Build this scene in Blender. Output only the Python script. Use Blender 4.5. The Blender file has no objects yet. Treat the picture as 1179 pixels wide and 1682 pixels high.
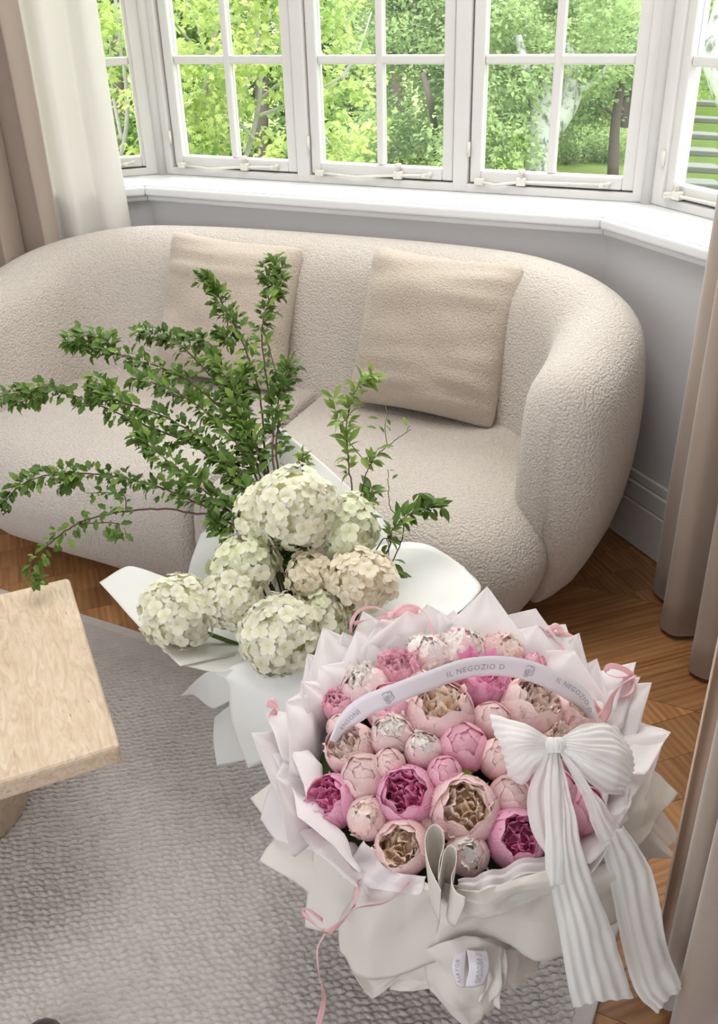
import bpy, bmesh, math, random
import numpy as np
from mathutils import Vector, Matrix, Euler, noise

# ------------------------------------------------------------------ camera, world, light, exposure
SC = bpy.context.scene
COL = SC.collection
IW, IH, FPX = 1179, 1682, 1500.0
PITCH, ROLL, CAMZ = math.radians(29.47), math.radians(-1.83), 1.4
CAM = Vector((0, 0, CAMZ))
FWD = Vector((0, math.cos(PITCH), -math.sin(PITCH)))
_r = Vector((1, 0, 0)); _u = _r.cross(FWD)
RGT = _r * math.cos(ROLL) + _u * math.sin(ROLL)
UPV = -_r * math.sin(ROLL) + _u * math.cos(ROLL)

cd = bpy.data.cameras.new('camera'); cam = bpy.data.objects.new('camera', cd); COL.objects.link(cam)
cam.matrix_world = Matrix(((RGT.x, UPV.x, -FWD.x, CAM.x), (RGT.y, UPV.y, -FWD.y, CAM.y), (RGT.z, UPV.z, -FWD.z, CAM.z), (0, 0, 0, 1)))
cd.sensor_fit = 'VERTICAL'; cd.sensor_height = 24.0; cd.lens = FPX / IH * 24.0; cd.clip_start = 0.02; cd.clip_end = 500
SC.camera = cam
SC.view_settings.view_transform = 'Standard'; SC.view_settings.look = 'None'
SC.view_settings.gamma = 1.0; SC.view_settings.use_curve_mapping = False
SC.view_settings.exposure = 0.04
SC.cycles.max_bounces = 10; SC.cycles.diffuse_bounces = 5; SC.cycles.transparent_max_bounces = 12
SC.cycles.sample_clamp_indirect = 6.0; SC.cycles.use_denoising = True

world = bpy.data.worlds.new('overcast_sky'); SC.world = world; world.use_nodes = True
wn = world.node_tree; wn.nodes.clear()
wo = wn.nodes.new('ShaderNodeOutputWorld'); wb = wn.nodes.new('ShaderNodeBackground')
wb.inputs['Color'].default_value = (0.95, 0.97, 1.0, 1); wb.inputs['Strength'].default_value = 1.5
# overcast dome: zenith about three times as bright as the horizon
_tc = wn.nodes.new('ShaderNodeTexCoord'); _sp = wn.nodes.new('ShaderNodeSeparateXYZ'); wn.links.new(_tc.outputs['Generated'], _sp.inputs[0])
_mr = wn.nodes.new('ShaderNodeMapRange'); _mr.inputs['From Min'].default_value = 0.0; _mr.inputs['From Max'].default_value = 1.0
_mr.inputs['To Min'].default_value = 2.0; _mr.inputs['To Max'].default_value = 6.0
wn.links.new(_sp.outputs['Z'], _mr.inputs['Value']); wn.links.new(_mr.outputs[0], wb.inputs['Strength'])
wn.links.new(wb.outputs[0], wo.inputs[0])

def area_light(name, loc, target, sx, sy, power, color):
    ld = bpy.data.lights.new(name, 'AREA'); ld.shape = 'RECTANGLE'; ld.size = sx; ld.size_y = sy
    ld.energy = power; ld.color = color
    o = bpy.data.objects.new(name, ld); COL.objects.link(o); o.location = loc
    o.rotation_euler = (Vector(target) - Vector(loc)).to_track_quat('-Z', 'Y').to_euler()
    return o
sd = bpy.data.lights.new('hazy_sun', 'SUN'); sd.energy = 3.4; sd.angle = math.radians(50); sd.color = (1.0, 0.98, 0.94)
sun = bpy.data.objects.new('hazy_sun', sd); COL.objects.link(sun)
sun.rotation_euler = Vector((-0.10, -0.75, -0.66)).to_track_quat('-Z', 'Y').to_euler()
area_light('ceiling_lamp_soft', (-0.15, 1.85, 2.62), (0.0, 1.75, 0), 1.4, 1.1, 29.0, (1.0, 0.97, 0.94))  # unseen fill light added below the ceiling to brighten the room

# ------------------------------------------------------------------ helpers
def ray(px, py):
    return RGT * ((px - IW / 2) / FPX) - UPV * ((py - IH / 2) / FPX) + FWD
def at(px, py, z=0.0):
    d = ray(px, py); return CAM + d * ((z - CAMZ) / d.z)
def pt(px, py, d):
    return CAM + ray(px, py) * d
def rnd(a, b): return random.uniform(a, b)

def link(o, parent=None):
    COL.objects.link(o)
    if parent is not None: o.parent = parent
    return o
def world_loc(o):
    l = Vector((0, 0, 0))
    while o is not None: l = l + o.location; o = o.parent
    return l
def mesh_data(name, verts, faces, mat, smooth=True):
    me = bpy.data.meshes.new(name)
    me.from_pydata([tuple(v) for v in verts], [], faces)
    if mat is not None: me.materials.append(mat)
    if smooth: me.polygons.foreach_set('use_smooth', [True] * len(me.polygons))
    me.update()
    return me
def mk(name, verts, faces, mat, parent=None, smooth=True, local=False):
    """one mesh object; verts are in world space unless local"""
    if parent is not None and not local:
        off = world_loc(parent); verts = [Vector(v) - off for v in verts]
    o = bpy.data.objects.new(name, mesh_data(name, verts, faces, mat, smooth))
    return link(o, parent)
def inst(name, me, parent, loc=(0, 0, 0), rot=None, scale=(1, 1, 1)):
    o = bpy.data.objects.new(name, me); link(o, parent)
    o.location = loc
    if rot is not None:
        o.rotation_mode = 'QUATERNION'; o.rotation_quaternion = rot
    o.scale = scale
    return o
def tag(o, label=None, cat=None, group=None, kind=None):
    if label: o['label'] = label
    if cat: o['category'] = cat
    if group: o['group'] = group
    if kind: o['kind'] = kind
    return o
def empty(name, loc, label=None, cat=None, group=None, kind=None):
    o = bpy.data.objects.new(name, None); o.empty_display_size = 0.05; COL.objects.link(o); o.location = loc
    return tag(o, label, cat, group, kind)
def solidify(o, t, off=0.0):
    m = o.modifiers.new('thickness', 'SOLIDIFY'); m.thickness = t; m.offset = off
    return o
def subsurf(o, n=1):
    m = o.modifiers.new('smooth', 'SUBSURF'); m.levels = n; m.render_levels = n
    return o
def bevel(o, w, seg=2):
    m = o.modifiers.new('bevel', 'BEVEL'); m.width = w; m.segments = seg; m.limit_method = 'ANGLE'
    return o
def crs(p, t):
    """Catmull-Rom through list p at t in 0..1"""
    n = len(p) - 1; x = min(max(t, 0), 1) * n; i = min(int(x), n - 1); f = x - i
    a = p[i - 1] if i > 0 else p[i] * 2 - p[i + 1]
    b, c = p[i], p[i + 1]
    d = p[i + 2] if i + 2 <= n else p[i + 1] * 2 - p[i]
    return 0.5 * ((2 * b) + (c - a) * f + (2 * a - 5 * b + 4 * c - d) * f * f + (3 * b - a - 3 * c + d) * f ** 3)
def grid_faces(nu, nv, off=0, closed_u=False):
    f = []
    for j in range(nv - 1):
        for i in range(nu if closed_u else nu - 1):
            i2 = (i + 1) % nu
            f.append((off + j * nu + i, off + j * nu + i2, off + (j + 1) * nu + i2, off + (j + 1) * nu + i))
    return f
def lerp_list(p, t):
    n = len(p) - 1; x = min(max(t, 0), 1) * n; i = min(int(x), n - 1); return p[i].lerp(p[i + 1], x - i)
def sheet(name, rows, mat, parent, nu=18, nv=18, crinkle=0.003, cscale=9.0, pleats=0, pamp=0.0, thick=0.0005, seed=0, lin=0.0, folds=0, famp=0.004):
    """surface through a control grid of world points; lin straightens it, folds adds long sharp creases, crinkle small ones"""
    R = [[Vector(p) for p in r] for r in rows]; V = []
    for j in range(nv):
        v = j / (nv - 1)
        for i in range(nu):
            u = i / (nu - 1)
            a = crs([crs(r, u) for r in R], v)
            if lin: a = a.lerp(lerp_list([lerp_list(r, u) for r in R], v), lin)
            V.append(a)
    N = []
    for j in range(nv):
        for i in range(nu):
            a = V[j * nu + min(i + 1, nu - 1)] - V[j * nu + max(i - 1, 0)]
            b = V[min(j + 1, nv - 1) * nu + i] - V[max(j - 1, 0) * nu + i]
            n = a.cross(b); N.append(n.normalized() if n.length > 1e-9 else Vector((0, 0, 1)))
    rs_ = random.Random(seed * 13 + 5); fl_ = []
    for k in range(folds):
        an = rs_.uniform(0, math.pi); fl_.append((math.cos(an), math.sin(an), rs_.uniform(0.7, 1.9), rs_.uniform(0, 2), rs_.uniform(0.4, 1.0)))
    out = []
    for j in range(nv):
        for i in range(nu):
            k = j * nu + i; p = V[k]; q = p * cscale + Vector((seed * 3.7, seed * 1.3, 0)); u, v = i / (nu - 1), j / (nv - 1)
            d = crinkle * ((1 - abs(noise.noise(q)) * 3.0) * 1.1 - 0.4 + 0.55 * (1 - abs(noise.noise(q * 2.1 + Vector((5, 2, 1)))) * 3.0))
            for (cx, cy, fq, ph, am) in fl_:
                w = (u * cx + v * cy) * fq * 2 + ph + 0.12 * noise.noise(Vector((u * 3, v * 3, seed)))
                d += famp * am * (abs((w % 2.0) - 1.0) - 0.5)
            if pleats: d += pamp * math.sin(u * pleats * math.pi * 2 + seed + 1.3 * noise.noise(p * 7))
            out.append(p + N[k] * d)
    o = mk(name, out, grid_faces(nu, nv), mat, parent)
    if thick: solidify(o, thick)
    return o
def tube_data(pts, radii, n=8, cap=True):
    V, F = [], []
    prev = None
    for k, p in enumerate(pts):
        t = (pts[min(k + 1, len(pts) - 1)] - pts[max(k - 1, 0)]).normalized()
        if prev is None:
            a = t.orthogonal().normalized()
        else:
            a = (prev - t * prev.dot(t)).normalized()
        prev = a; b = t.cross(a)
        r = radii[k] if hasattr(radii, '__len__') else radii
        for i in range(n):
            an = 2 * math.pi * i / n
            V.append(p + a * (math.cos(an) * r) + b * (math.sin(an) * r))
    F = grid_faces(n, len(pts), 0, True)
    if cap:
        F.append(tuple(reversed(range(n)))); m = (len(pts) - 1) * n; F.append(tuple(m + i for i in range(n)))
    return V, F
def tube(name, pts, radii, mat, parent=None, n=8):
    V, F = tube_data([Vector(p) for p in pts], radii, n)
    return mk(name, V, F, mat, parent)
def ribbon(name, ctr, width, mat, parent, up=None, n=40, twist=None, thick=0.0004, curl=0.0):
    """narrow band along a path; up(t) gives the direction across the band"""
    C = [Vector(p) for p in ctr]; V = []
    for k in range(n):
        t = k / (n - 1); p = crs(C, t)
        tg = (crs(C, min(t + 0.01, 1)) - crs(C, max(t - 0.01, 0))).normalized()
        w = Vector(up(t) if callable(up) else up); w = (w - tg * w.dot(tg)).normalized()
        if twist: w = Matrix.Rotation(twist(t), 3, tg) @ w
        nn = tg.cross(w)
        wd = width(t) if callable(width) else width
        for m in (-1, -0.5, 0, 0.5, 1):
            V.append(p + w * (m * wd / 2) + nn * (curl * (1 - m * m)))
    o = mk(name, V, grid_faces(5, n), mat, parent)
    if thick: solidify(o, thick)
    return o
def box_data(x0, x1, y0, y1, z0, z1):
    V = [(x0, y0, z0), (x1, y0, z0), (x1, y1, z0), (x0, y1, z0), (x0, y0, z1), (x1, y0, z1), (x1, y1, z1), (x0, y1, z1)]
    F = [(0, 3, 2, 1), (4, 5, 6, 7), (0, 1, 5, 4), (1, 2, 6, 5), (2, 3, 7, 6), (3, 0, 4, 7)]
    return V, F
def frame_box(name, fr, a0, a1, b0, b1, c0, c1, mat, parent, bev=0.0):
    """box in a frame fr = (origin, along, outward); a along, b outward, c up"""
    o, d, n = fr
    V, F = box_data(a0, a1, b0, b1, c0, c1)
    V = [o + d * v[0] + n * v[1] + Vector((0, 0, v[2])) for v in V]
    if d.cross(n).z < 0: F = [tuple(reversed(f)) for f in F]
    ob = mk(name, V, F, mat, parent, smooth=False)
    if bev: bevel(ob, bev, 2)
    return ob
def prism(name, poly, z0, z1, mat, parent=None, bev=0.0):
    n = len(poly)
    ar = sum(poly[i][0] * poly[(i + 1) % n][1] - poly[(i + 1) % n][0] * poly[i][1] for i in range(n))
    if ar < 0: poly = list(reversed(poly))
    V = [Vector((p[0], p[1], z0)) for p in poly] + [Vector((p[0], p[1], z1)) for p in poly]
    F = [tuple(reversed(range(n))), tuple(range(n, 2 * n))] + [(i, (i + 1) % n, n + (i + 1) % n, n + i) for i in range(n)]
    o = mk(name, V, F, mat, parent, smooth=False)
    if bev: bevel(o, bev, 3)
    return o

# ------------------------------------------------------------------ materials
def new_mat(name):
    m = bpy.data.materials.new(name); m.use_nodes = True
    nt = m.node_tree; nt.nodes.clear()
    out = nt.nodes.new('ShaderNodeOutputMaterial')
    return m, nt, out
def L(nt, a, b): nt.links.new(a, b)
def node(nt, t, **kw):
    n = nt.nodes.new(t)
    for k, v in kw.items():
        if k in n.inputs: n.inputs[k].default_value = v
        else: setattr(n, k, v)
    return n
def srgb(r, g, b):
    f = lambda c: (c / 255 / 12.92) if c / 255 <= 0.04045 else ((c / 255 + 0.055) / 1.055) ** 2.4
    return (f(r), f(g), f(b), 1)
def mat_plain(name, col, rough=0.6, var=0.06, scale=14.0, bump=0.0, bscale=60.0, bdist=0.002, transl=0.0, metal=0.0, spec=0.4, sheen=0.0, coords='Object'):
    m, nt, out = new_mat(name)
    tc = node(nt, 'ShaderNodeTexCoord')
    ns = node(nt, 'ShaderNodeTexNoise', Scale=scale, Detail=4.0)
    L(nt, tc.outputs[coords], ns.inputs['Vector'])
    rp = node(nt, 'ShaderNodeMapRange'); rp.inputs['To Min'].default_value = 1 - var; rp.inputs['To Max'].default_value = 1 + var
    L(nt, ns.outputs['Fac'], rp.inputs['Value'])
    mx = node(nt, 'ShaderNodeVectorMath', operation='SCALE'); mx.inputs[0].default_value = col[:3]
    L(nt, rp.outputs[0], mx.inputs['Scale'])
    p = node(nt, 'ShaderNodeBsdfPrincipled', Roughness=rough, Metallic=metal)
    p.inputs['Specular IOR Level'].default_value = spec
    if sheen: p.inputs['Sheen Weight'].default_value = sheen; p.inputs['Sheen Roughness'].default_value = 0.5
    L(nt, mx.outputs[0], p.inputs['Base Color'])
    if bump:
        n2 = node(nt, 'ShaderNodeTexNoise', Scale=bscale, Detail=5.0); L(nt, tc.outputs[coords], n2.inputs['Vector'])
        b = node(nt, 'ShaderNodeBump', Strength=bump, Distance=bdist); L(nt, n2.outputs['Fac'], b.inputs['Height'])
        L(nt, b.outputs[0], p.inputs['Normal'])
    if transl:
        tr = node(nt, 'ShaderNodeBsdfTranslucent'); L(nt, mx.outputs[0], tr.inputs['Color'])
        ms = node(nt, 'ShaderNodeMixShader', Fac=transl); L(nt, p.outputs[0], ms.inputs[1]); L(nt, tr.outputs[0], ms.inputs[2])
        L(nt, ms.outputs[0], out.inputs[0])
    else: L(nt, p.outputs[0], out.inputs[0])
    return m
def mat_boucle(name, col, scale=165.0, strength=0.9, dist=0.0036):
    m, nt, out = new_mat(name)
    tc = node(nt, 'ShaderNodeTexCoord')
    nz = node(nt, 'ShaderNodeTexNoise', Scale=40.0, Detail=2.0); L(nt, tc.outputs['Object'], nz.inputs['Vector'])
    mixv = node(nt, 'ShaderNodeVectorMath', operation='MULTIPLY_ADD'); mixv.inputs[1].default_value = (0.010, 0.010, 0.010)
    L(nt, nz.outputs['Color'], mixv.inputs[0]); L(nt, tc.outputs['Object'], mixv.inputs[2])
    vo = node(nt, 'ShaderNodeTexVoronoi', Scale=scale, feature='F1')
    L(nt, mixv.outputs[0], vo.inputs['Vector'])
    cr = node(nt, 'ShaderNodeValToRGB'); e = cr.color_ramp.elements
    e[0].position = 0.15; e[0].color = (col[0] * 1.04, col[1] * 1.04, col[2] * 1.04, 1)
    e[1].position = 0.85; e[1].color = (col[0] * 0.90, col[1] * 0.885, col[2] * 0.87, 1)
    L(nt, vo.outputs['Distance'], cr.inputs[0])
    inv = node(nt, 'ShaderNodeMath', operation='SUBTRACT'); inv.inputs[0].default_value = 1.0; L(nt, vo.outputs['Distance'], inv.inputs[1])
    b = node(nt, 'ShaderNodeBump', Strength=strength, Distance=dist); L(nt, inv.outputs[0], b.inputs['Height'])
    p = node(nt, 'ShaderNodeBsdfPrincipled', Roughness=0.95); p.inputs['Specular IOR Level'].default_value = 0.15
    p.inputs['Sheen Weight'].default_value = 0.25; p.inputs['Sheen Roughness'].default_value = 0.6
    L(nt, cr.outputs[0], p.inputs['Base Color']); L(nt, b.outputs[0], p.inputs['Normal']); L(nt, p.outputs[0], out.inputs[0])
    return m
def mat_wood(name, c0, c1):
    m, nt, out = new_mat(name)
    tc = node(nt, 'ShaderNodeTexCoord'); oi = node(nt, 'ShaderNodeObjectInfo')
    mp = node(nt, 'ShaderNodeMapping'); mp.inputs['Scale'].default_value = (2.2, 34.0, 10.0)
    L(nt, tc.outputs['Object'], mp.inputs['Vector'])
    ad = node(nt, 'ShaderNodeVectorMath', operation='ADD'); L(nt, mp.outputs[0], ad.inputs[0])
    sc = node(nt, 'ShaderNodeVectorMath', operation='SCALE'); sc.inputs[0].default_value = (31, 17, 5); L(nt, oi.outputs['Random'], sc.inputs['Scale']); L(nt, sc.outputs[0], ad.inputs[1])
    ns = node(nt, 'ShaderNodeTexNoise', Scale=1.0, Detail=8.0, Roughness=0.62, Distortion=0.6); L(nt, ad.outputs[0], ns.inputs['Vector'])
    wv = node(nt, 'ShaderNodeTexWave', Scale=0.55, Distortion=7.0, Detail=3.0); wv.bands_direction = 'Y'; L(nt, ad.outputs[0], wv.inputs['Vector'])
    mx = node(nt, 'ShaderNodeMath', operation='MULTIPLY_ADD'); mx.inputs[1].default_value = 0.14; L(nt, wv.outputs['Fac'], mx.inputs[0]); L(nt, ns.outputs['Fac'], mx.inputs[2])
    cr = node(nt, 'ShaderNodeValToRGB'); e = cr.color_ramp.elements
    e[0].position = 0.35; e[0].color = c0; e[1].position = 0.85; e[1].color = c1
    L(nt, mx.outputs[0], cr.inputs[0])
    hv = node(nt, 'ShaderNodeHueSaturation'); rg = node(nt, 'ShaderNodeMapRange'); rg.inputs['To Min'].default_value = 0.8; rg.inputs['To Max'].default_value = 1.15
    L(nt, oi.outputs['Random'], rg.inputs['Value']); L(nt, rg.outputs[0], hv.inputs['Value']); L(nt, cr.outputs[0], hv.inputs['Color'])
    b = node(nt, 'ShaderNodeBump', Strength=0.25, Distance=0.001); L(nt, ns.outputs['Fac'], b.inputs['Height'])
    p = node(nt, 'ShaderNodeBsdfPrincipled', Roughness=0.42); L(nt, hv.outputs[0], p.inputs['Base Color']); L(nt, b.outputs[0], p.inputs['Normal'])
    L(nt, p.outputs[0], out.inputs[0])
    return m
def mat_travertine(name):
    m, nt, out = new_mat(name)
    tc = node(nt, 'ShaderNodeTexCoord')
    mp = node(nt, 'ShaderNodeMapping'); mp.inputs['Scale'].default_value = (7.0, 34.0, 34.0); mp.inputs['Rotation'].default_value = (0, 0, math.radians(0))
    L(nt, tc.outputs['Object'], mp.inputs['Vector'])
    ns = node(nt, 'ShaderNodeTexNoise', Scale=1.6, Detail=9.0, Roughness=0.66, Distortion=1.6); L(nt, mp.outputs[0], ns.inputs['Vector'])
    cr = node(nt, 'ShaderNodeValToRGB'); e = cr.color_ramp.elements
    e[0].position = 0.3; e[0].color = srgb(200, 172, 144); e[1].position = 0.68; e[1].color = srgb(234, 216, 194)
    k = cr.color_ramp.elements.new(0.5); k.color = srgb(220, 198, 172)
    L(nt, ns.outputs['Fac'], cr.inputs[0])
    v = node(nt, 'ShaderNodeTexNoise', Scale=3.2, Detail=6.0, Roughness=0.7); L(nt, mp.outputs[0], v.inputs['Vector'])
    pit = node(nt, 'ShaderNodeMapRange'); pit.inputs['From Min'].default_value = 0.30; pit.inputs['From Max'].default_value = 0.36; L(nt, v.outputs['Fac'], pit.inputs['Value'])
    b = node(nt, 'ShaderNodeBump', Strength=0.5, Distance=0.002); L(nt, pit.outputs[0], b.inputs['Height'])
    dk = node(nt, 'ShaderNodeMix', data_type='RGBA'); dk.inputs['A'].default_value = srgb(165, 135, 104); L(nt, pit.outputs[0], dk.inputs['Factor']); L(nt, cr.outputs[0], dk.inputs['B'])
    p = node(nt, 'ShaderNodeBsdfPrincipled', Roughness=0.5); L(nt, dk.outputs['Result'], p.inputs['Base Color']); L(nt, b.outputs[0], p.inputs['Normal'])
    L(nt, p.outputs[0], out.inputs[0])
    return m
def mat_glass(name):
    m, nt, out = new_mat(name)
    tc = node(nt, 'ShaderNodeTexCoord')
    ns = node(nt, 'ShaderNodeTexNoise', Scale=5.0, Detail=2.0); L(nt, tc.outputs['Object'], ns.inputs['Vector'])
    b = node(nt, 'ShaderNodeBump', Strength=0.12, Distance=0.01); L(nt, ns.outputs['Fac'], b.inputs['Height'])
    tr = node(nt, 'ShaderNodeBsdfTransparent'); tr.inputs['Color'].default_value = (0.97, 0.985, 0.975, 1)
    gl = node(nt, 'ShaderNodeBsdfGlossy', Roughness=0.03); L(nt, b.outputs[0], gl.inputs['Normal'])
    fr = node(nt, 'ShaderNodeFresnel', IOR=1.45)
    ge = node(nt, 'ShaderNodeNewGeometry'); fk = node(nt, 'ShaderNodeMath', operation='SUBTRACT'); fk.inputs[0].default_value = 1.0; L(nt, ge.outputs['Backfacing'], fk.inputs[1])
    fm = node(nt, 'ShaderNodeMath', operation='MULTIPLY'); L(nt, fr.outputs[0], fm.inputs[0]); L(nt, fk.outputs[0], fm.inputs[1])
    ms = node(nt, 'ShaderNodeMixShader'); L(nt, fm.outputs[0], ms.inputs[0]); L(nt, tr.outputs[0], ms.inputs[1]); L(nt, gl.outputs[0], ms.inputs[2])
    L(nt, ms.outputs[0], out.inputs[0])
    return m
def mat_leaf(name, c0, c1, transl=0.35, rough=0.5, scale=3.0):
    """leaf colour varies from clump to clump and leaf to leaf"""
    m, nt, out = new_mat(name)
    g = node(nt, 'ShaderNodeNewGeometry'); oi = node(nt, 'ShaderNodeObjectInfo')
    ns = node(nt, 'ShaderNodeTexNoise', Scale=scale, Detail=2.0); L(nt, g.outputs['Position'], ns.inputs['Vector'])
    ad = node(nt, 'ShaderNodeMath', operation='MULTIPLY_ADD'); ad.inputs[1].default_value = 0.5
    L(nt, g.outputs['Random Per Island'], ad.inputs[0]); L(nt, ns.outputs['Fac'], ad.inputs[2])
    a2 = node(nt, 'ShaderNodeMath', operation='MULTIPLY_ADD'); a2.inputs[1].default_value = 0.3; L(nt, oi.outputs['Random'], a2.inputs[0]); L(nt, ad.outputs[0], a2.inputs[2])
    cr = node(nt, 'ShaderNodeValToRGB'); e = cr.color_ramp.elements; e[0].position = 0.45; e[0].color = c0; e[1].position = 1.05; e[1].color = c1
    L(nt, a2.outputs[0], cr.inputs[0])
    p = node(nt, 'ShaderNodeBsdfPrincipled', Roughness=rough); p.inputs['Specular IOR Level'].default_value = 0.3; L(nt, cr.outputs[0], p.inputs['Base Color'])
    tr = node(nt, 'ShaderNodeBsdfTranslucent'); L(nt, cr.outputs[0], tr.inputs['Color'])
    ms = node(nt, 'ShaderNodeMixShader', Fac=transl); L(nt, p.outputs[0], ms.inputs[1]); L(nt, tr.outputs[0], ms.inputs[2]); L(nt, ms.outputs[0], out.inputs[0])
    return m
def mat_petal(name, base, tip, transl=0.3, bump=0.3):
    """petal colour runs from its base to its tip (mesh attribute 'tip')"""
    m, nt, out = new_mat(name)
    at_ = node(nt, 'ShaderNodeAttribute'); at_.attribute_name = 'tip'
    oi = node(nt, 'ShaderNodeObjectInfo'); tc = node(nt, 'ShaderNodeTexCoord')
    ns = node(nt, 'ShaderNodeTexNoise', Scale=3.0, Detail=3.0); L(nt, tc.outputs['Object'], ns.inputs['Vector'])
    a = node(nt, 'ShaderNodeMath', operation='MULTIPLY_ADD'); a.inputs[1].default_value = 0.35; L(nt, ns.outputs['Fac'], a.inputs[0])
    s = node(nt, 'ShaderNodeMath', operation='SUBTRACT'); s.inputs[1].default_value = 0.17; L(nt, at_.outputs['Fac'], s.inputs[0]); L(nt, s.outputs[0], a.inputs[2])
    mx = node(nt, 'ShaderNodeMix', data_type='RGBA'); mx.inputs['A'].default_value = base; mx.inputs['B'].default_value = tip; L(nt, a.outputs[0], mx.inputs['Factor'])
    hv = node(nt, 'ShaderNodeHueSaturation'); rg = node(nt, 'ShaderNodeMapRange'); rg.inputs['To Min'].default_value = 0.9; rg.inputs['To Max'].default_value = 1.06
    L(nt, oi.outputs['Random'], rg.inputs['Value']); L(nt, rg.outputs[0], hv.inputs['Value']); L(nt, mx.outputs['Result'], hv.inputs['Color'])
    p = node(nt, 'ShaderNodeBsdfPrincipled', Roughness=0.6); p.inputs['Specular IOR Level'].default_value = 0.25; p.inputs['Sheen Weight'].default_value = 0.15
    L(nt, hv.outputs[0], p.inputs['Base Color'])
    mp = node(nt, 'ShaderNodeMapping'); mp.inputs['Scale'].default_value = (14, 14, 2); L(nt, tc.outputs['Object'], mp.inputs['Vector'])
    n2 = node(nt, 'ShaderNodeTexNoise', Scale=1.6, Detail=3.0); L(nt, mp.outputs[0], n2.inputs['Vector'])
    b = node(nt, 'ShaderNodeBump', Strength=bump, Distance=0.03); L(nt, n2.outputs['Fac'], b.inputs['Height']); L(nt, b.outputs[0], p.inputs['Normal'])
    tr = node(nt, 'ShaderNodeBsdfTranslucent'); L(nt, hv.outputs[0], tr.inputs['Color'])
    ms = node(nt, 'ShaderNodeMixShader', Fac=transl); L(nt, p.outputs[0], ms.inputs[1]); L(nt, tr.outputs[0], ms.inputs[2]); L(nt, ms.outputs[0], out.inputs[0])
    return m
def mat_sheer(name, col, clear=0.3, transl=0.4, rough=0.6):
    m, nt, out = new_mat(name)
    d = node(nt, 'ShaderNodeBsdfPrincipled', Roughness=rough); d.inputs['Base Color'].default_value = col
    tc = node(nt, 'ShaderNodeTexCoord'); n1 = node(nt, 'ShaderNodeTexNoise', Scale=75.0, Detail=3.0); L(nt, tc.outputs['Object'], n1.inputs['Vector'])
    bp = node(nt, 'ShaderNodeBump', Strength=0.35, Distance=0.003); L(nt, n1.outputs['Fac'], bp.inputs['Height']); L(nt, bp.outputs[0], d.inputs['Normal'])
    tr = node(nt, 'ShaderNodeBsdfTranslucent', Color=col); L(nt, bp.outputs[0], tr.inputs['Normal']); tp = node(nt, 'ShaderNodeBsdfTransparent')
    a = node(nt, 'ShaderNodeMixShader', Fac=transl); L(nt, d.outputs[0], a.inputs[1]); L(nt, tr.outputs[0], a.inputs[2])
    b = node(nt, 'ShaderNodeMixShader', Fac=clear); L(nt, a.outputs[0], b.inputs[1]); L(nt, tp.outputs[0], b.inputs[2])
    L(nt, b.outputs[0], out.inputs[0])
    return m

M = {}
M['wall'] = mat_plain('wall_paint', srgb(198, 197, 199), 0.85, 0.02, 3.0, 0.05, 200, 0.001)
M['ceiling'] = mat_plain('ceiling_paint', srgb(238, 236, 232), 0.9, 0.02, 3.0)
M['white'] = mat_plain('white_gloss_paint', srgb(212, 210, 207), 0.38, 0.04, 9.0, 0.10, 35, 0.002)
M['sill'] = mat_plain('sill_gloss_paint', srgb(226, 227, 229), 0.28, 0.02, 5.0, 0.04, 30, 0.002)
M['gap'] = mat_plain('shadow_gap', srgb(58, 52, 46), 0.9)
M['glass'] = mat_glass('window_glass')
M['oak'] = mat_wood('oak_parquet', srgb(136, 88, 50), srgb(196, 146, 96))
M['under'] = mat_plain('parquet_bed', srgb(62, 38, 22), 0.9)
M['boucle'] = mat_boucle('cream_boucle', (0.585, 0.528, 0.478))
M['boucle2'] = mat_boucle('beige_teddy', (0.53, 0.455, 0.378), 190.0, 0.8, 0.003)
M['trav'] = mat_travertine('travertine')
M['velvet'] = mat_plain('beige_velvet', srgb(164, 148, 136), 0.8, 0.05, 6.0, 0.12, 260, 0.001, 0.0, sheen=0.35, spec=0.2)
M['lining'] = mat_plain('curtain_lining', srgb(214, 210, 198), 0.8, 0.03, 6.0, 0.1, 300, 0.001, 0.15)
M['whitecurtain'] = mat_plain('white_cotton', srgb(236, 234, 229), 0.8, 0.02, 6.0, 0.08, 200, 0.001, 0.35)
M['paper'] = mat_plain('white_card_paper', srgb(243, 243, 240), 0.55, 0.015, 5.0, 0.0, transl=0.15)
M['wrap'] = mat_plain('pearl_wrap_paper', srgb(238, 233, 226), 0.5, 0.015, 5.0, 0.0, transl=0.2)
M['tissue'] = mat_sheer('white_tissue', srgb(253, 250, 251), 0.12, 0.5)
M['chiffon'] = mat_sheer('white_chiffon', srgb(253, 253, 252), 0.30, 0.45)
M['satin'] = mat_plain('white_satin', srgb(244, 240, 246), 0.35, 0.02, 8.0, transl=0.12)
M['pinkribbon'] = mat_sheer('pink_ribbon', srgb(253, 214, 219), 0.05, 0.3, 0.35)
M['print'] = mat_plain('grey_print', srgb(172, 166, 176), 0.6)
M['metal'] = mat_plain('painted_brass', srgb(216, 212, 202), 0.35, 0.12, 60.0, 0.2, 90, 0.002)
random.seed(4)
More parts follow.
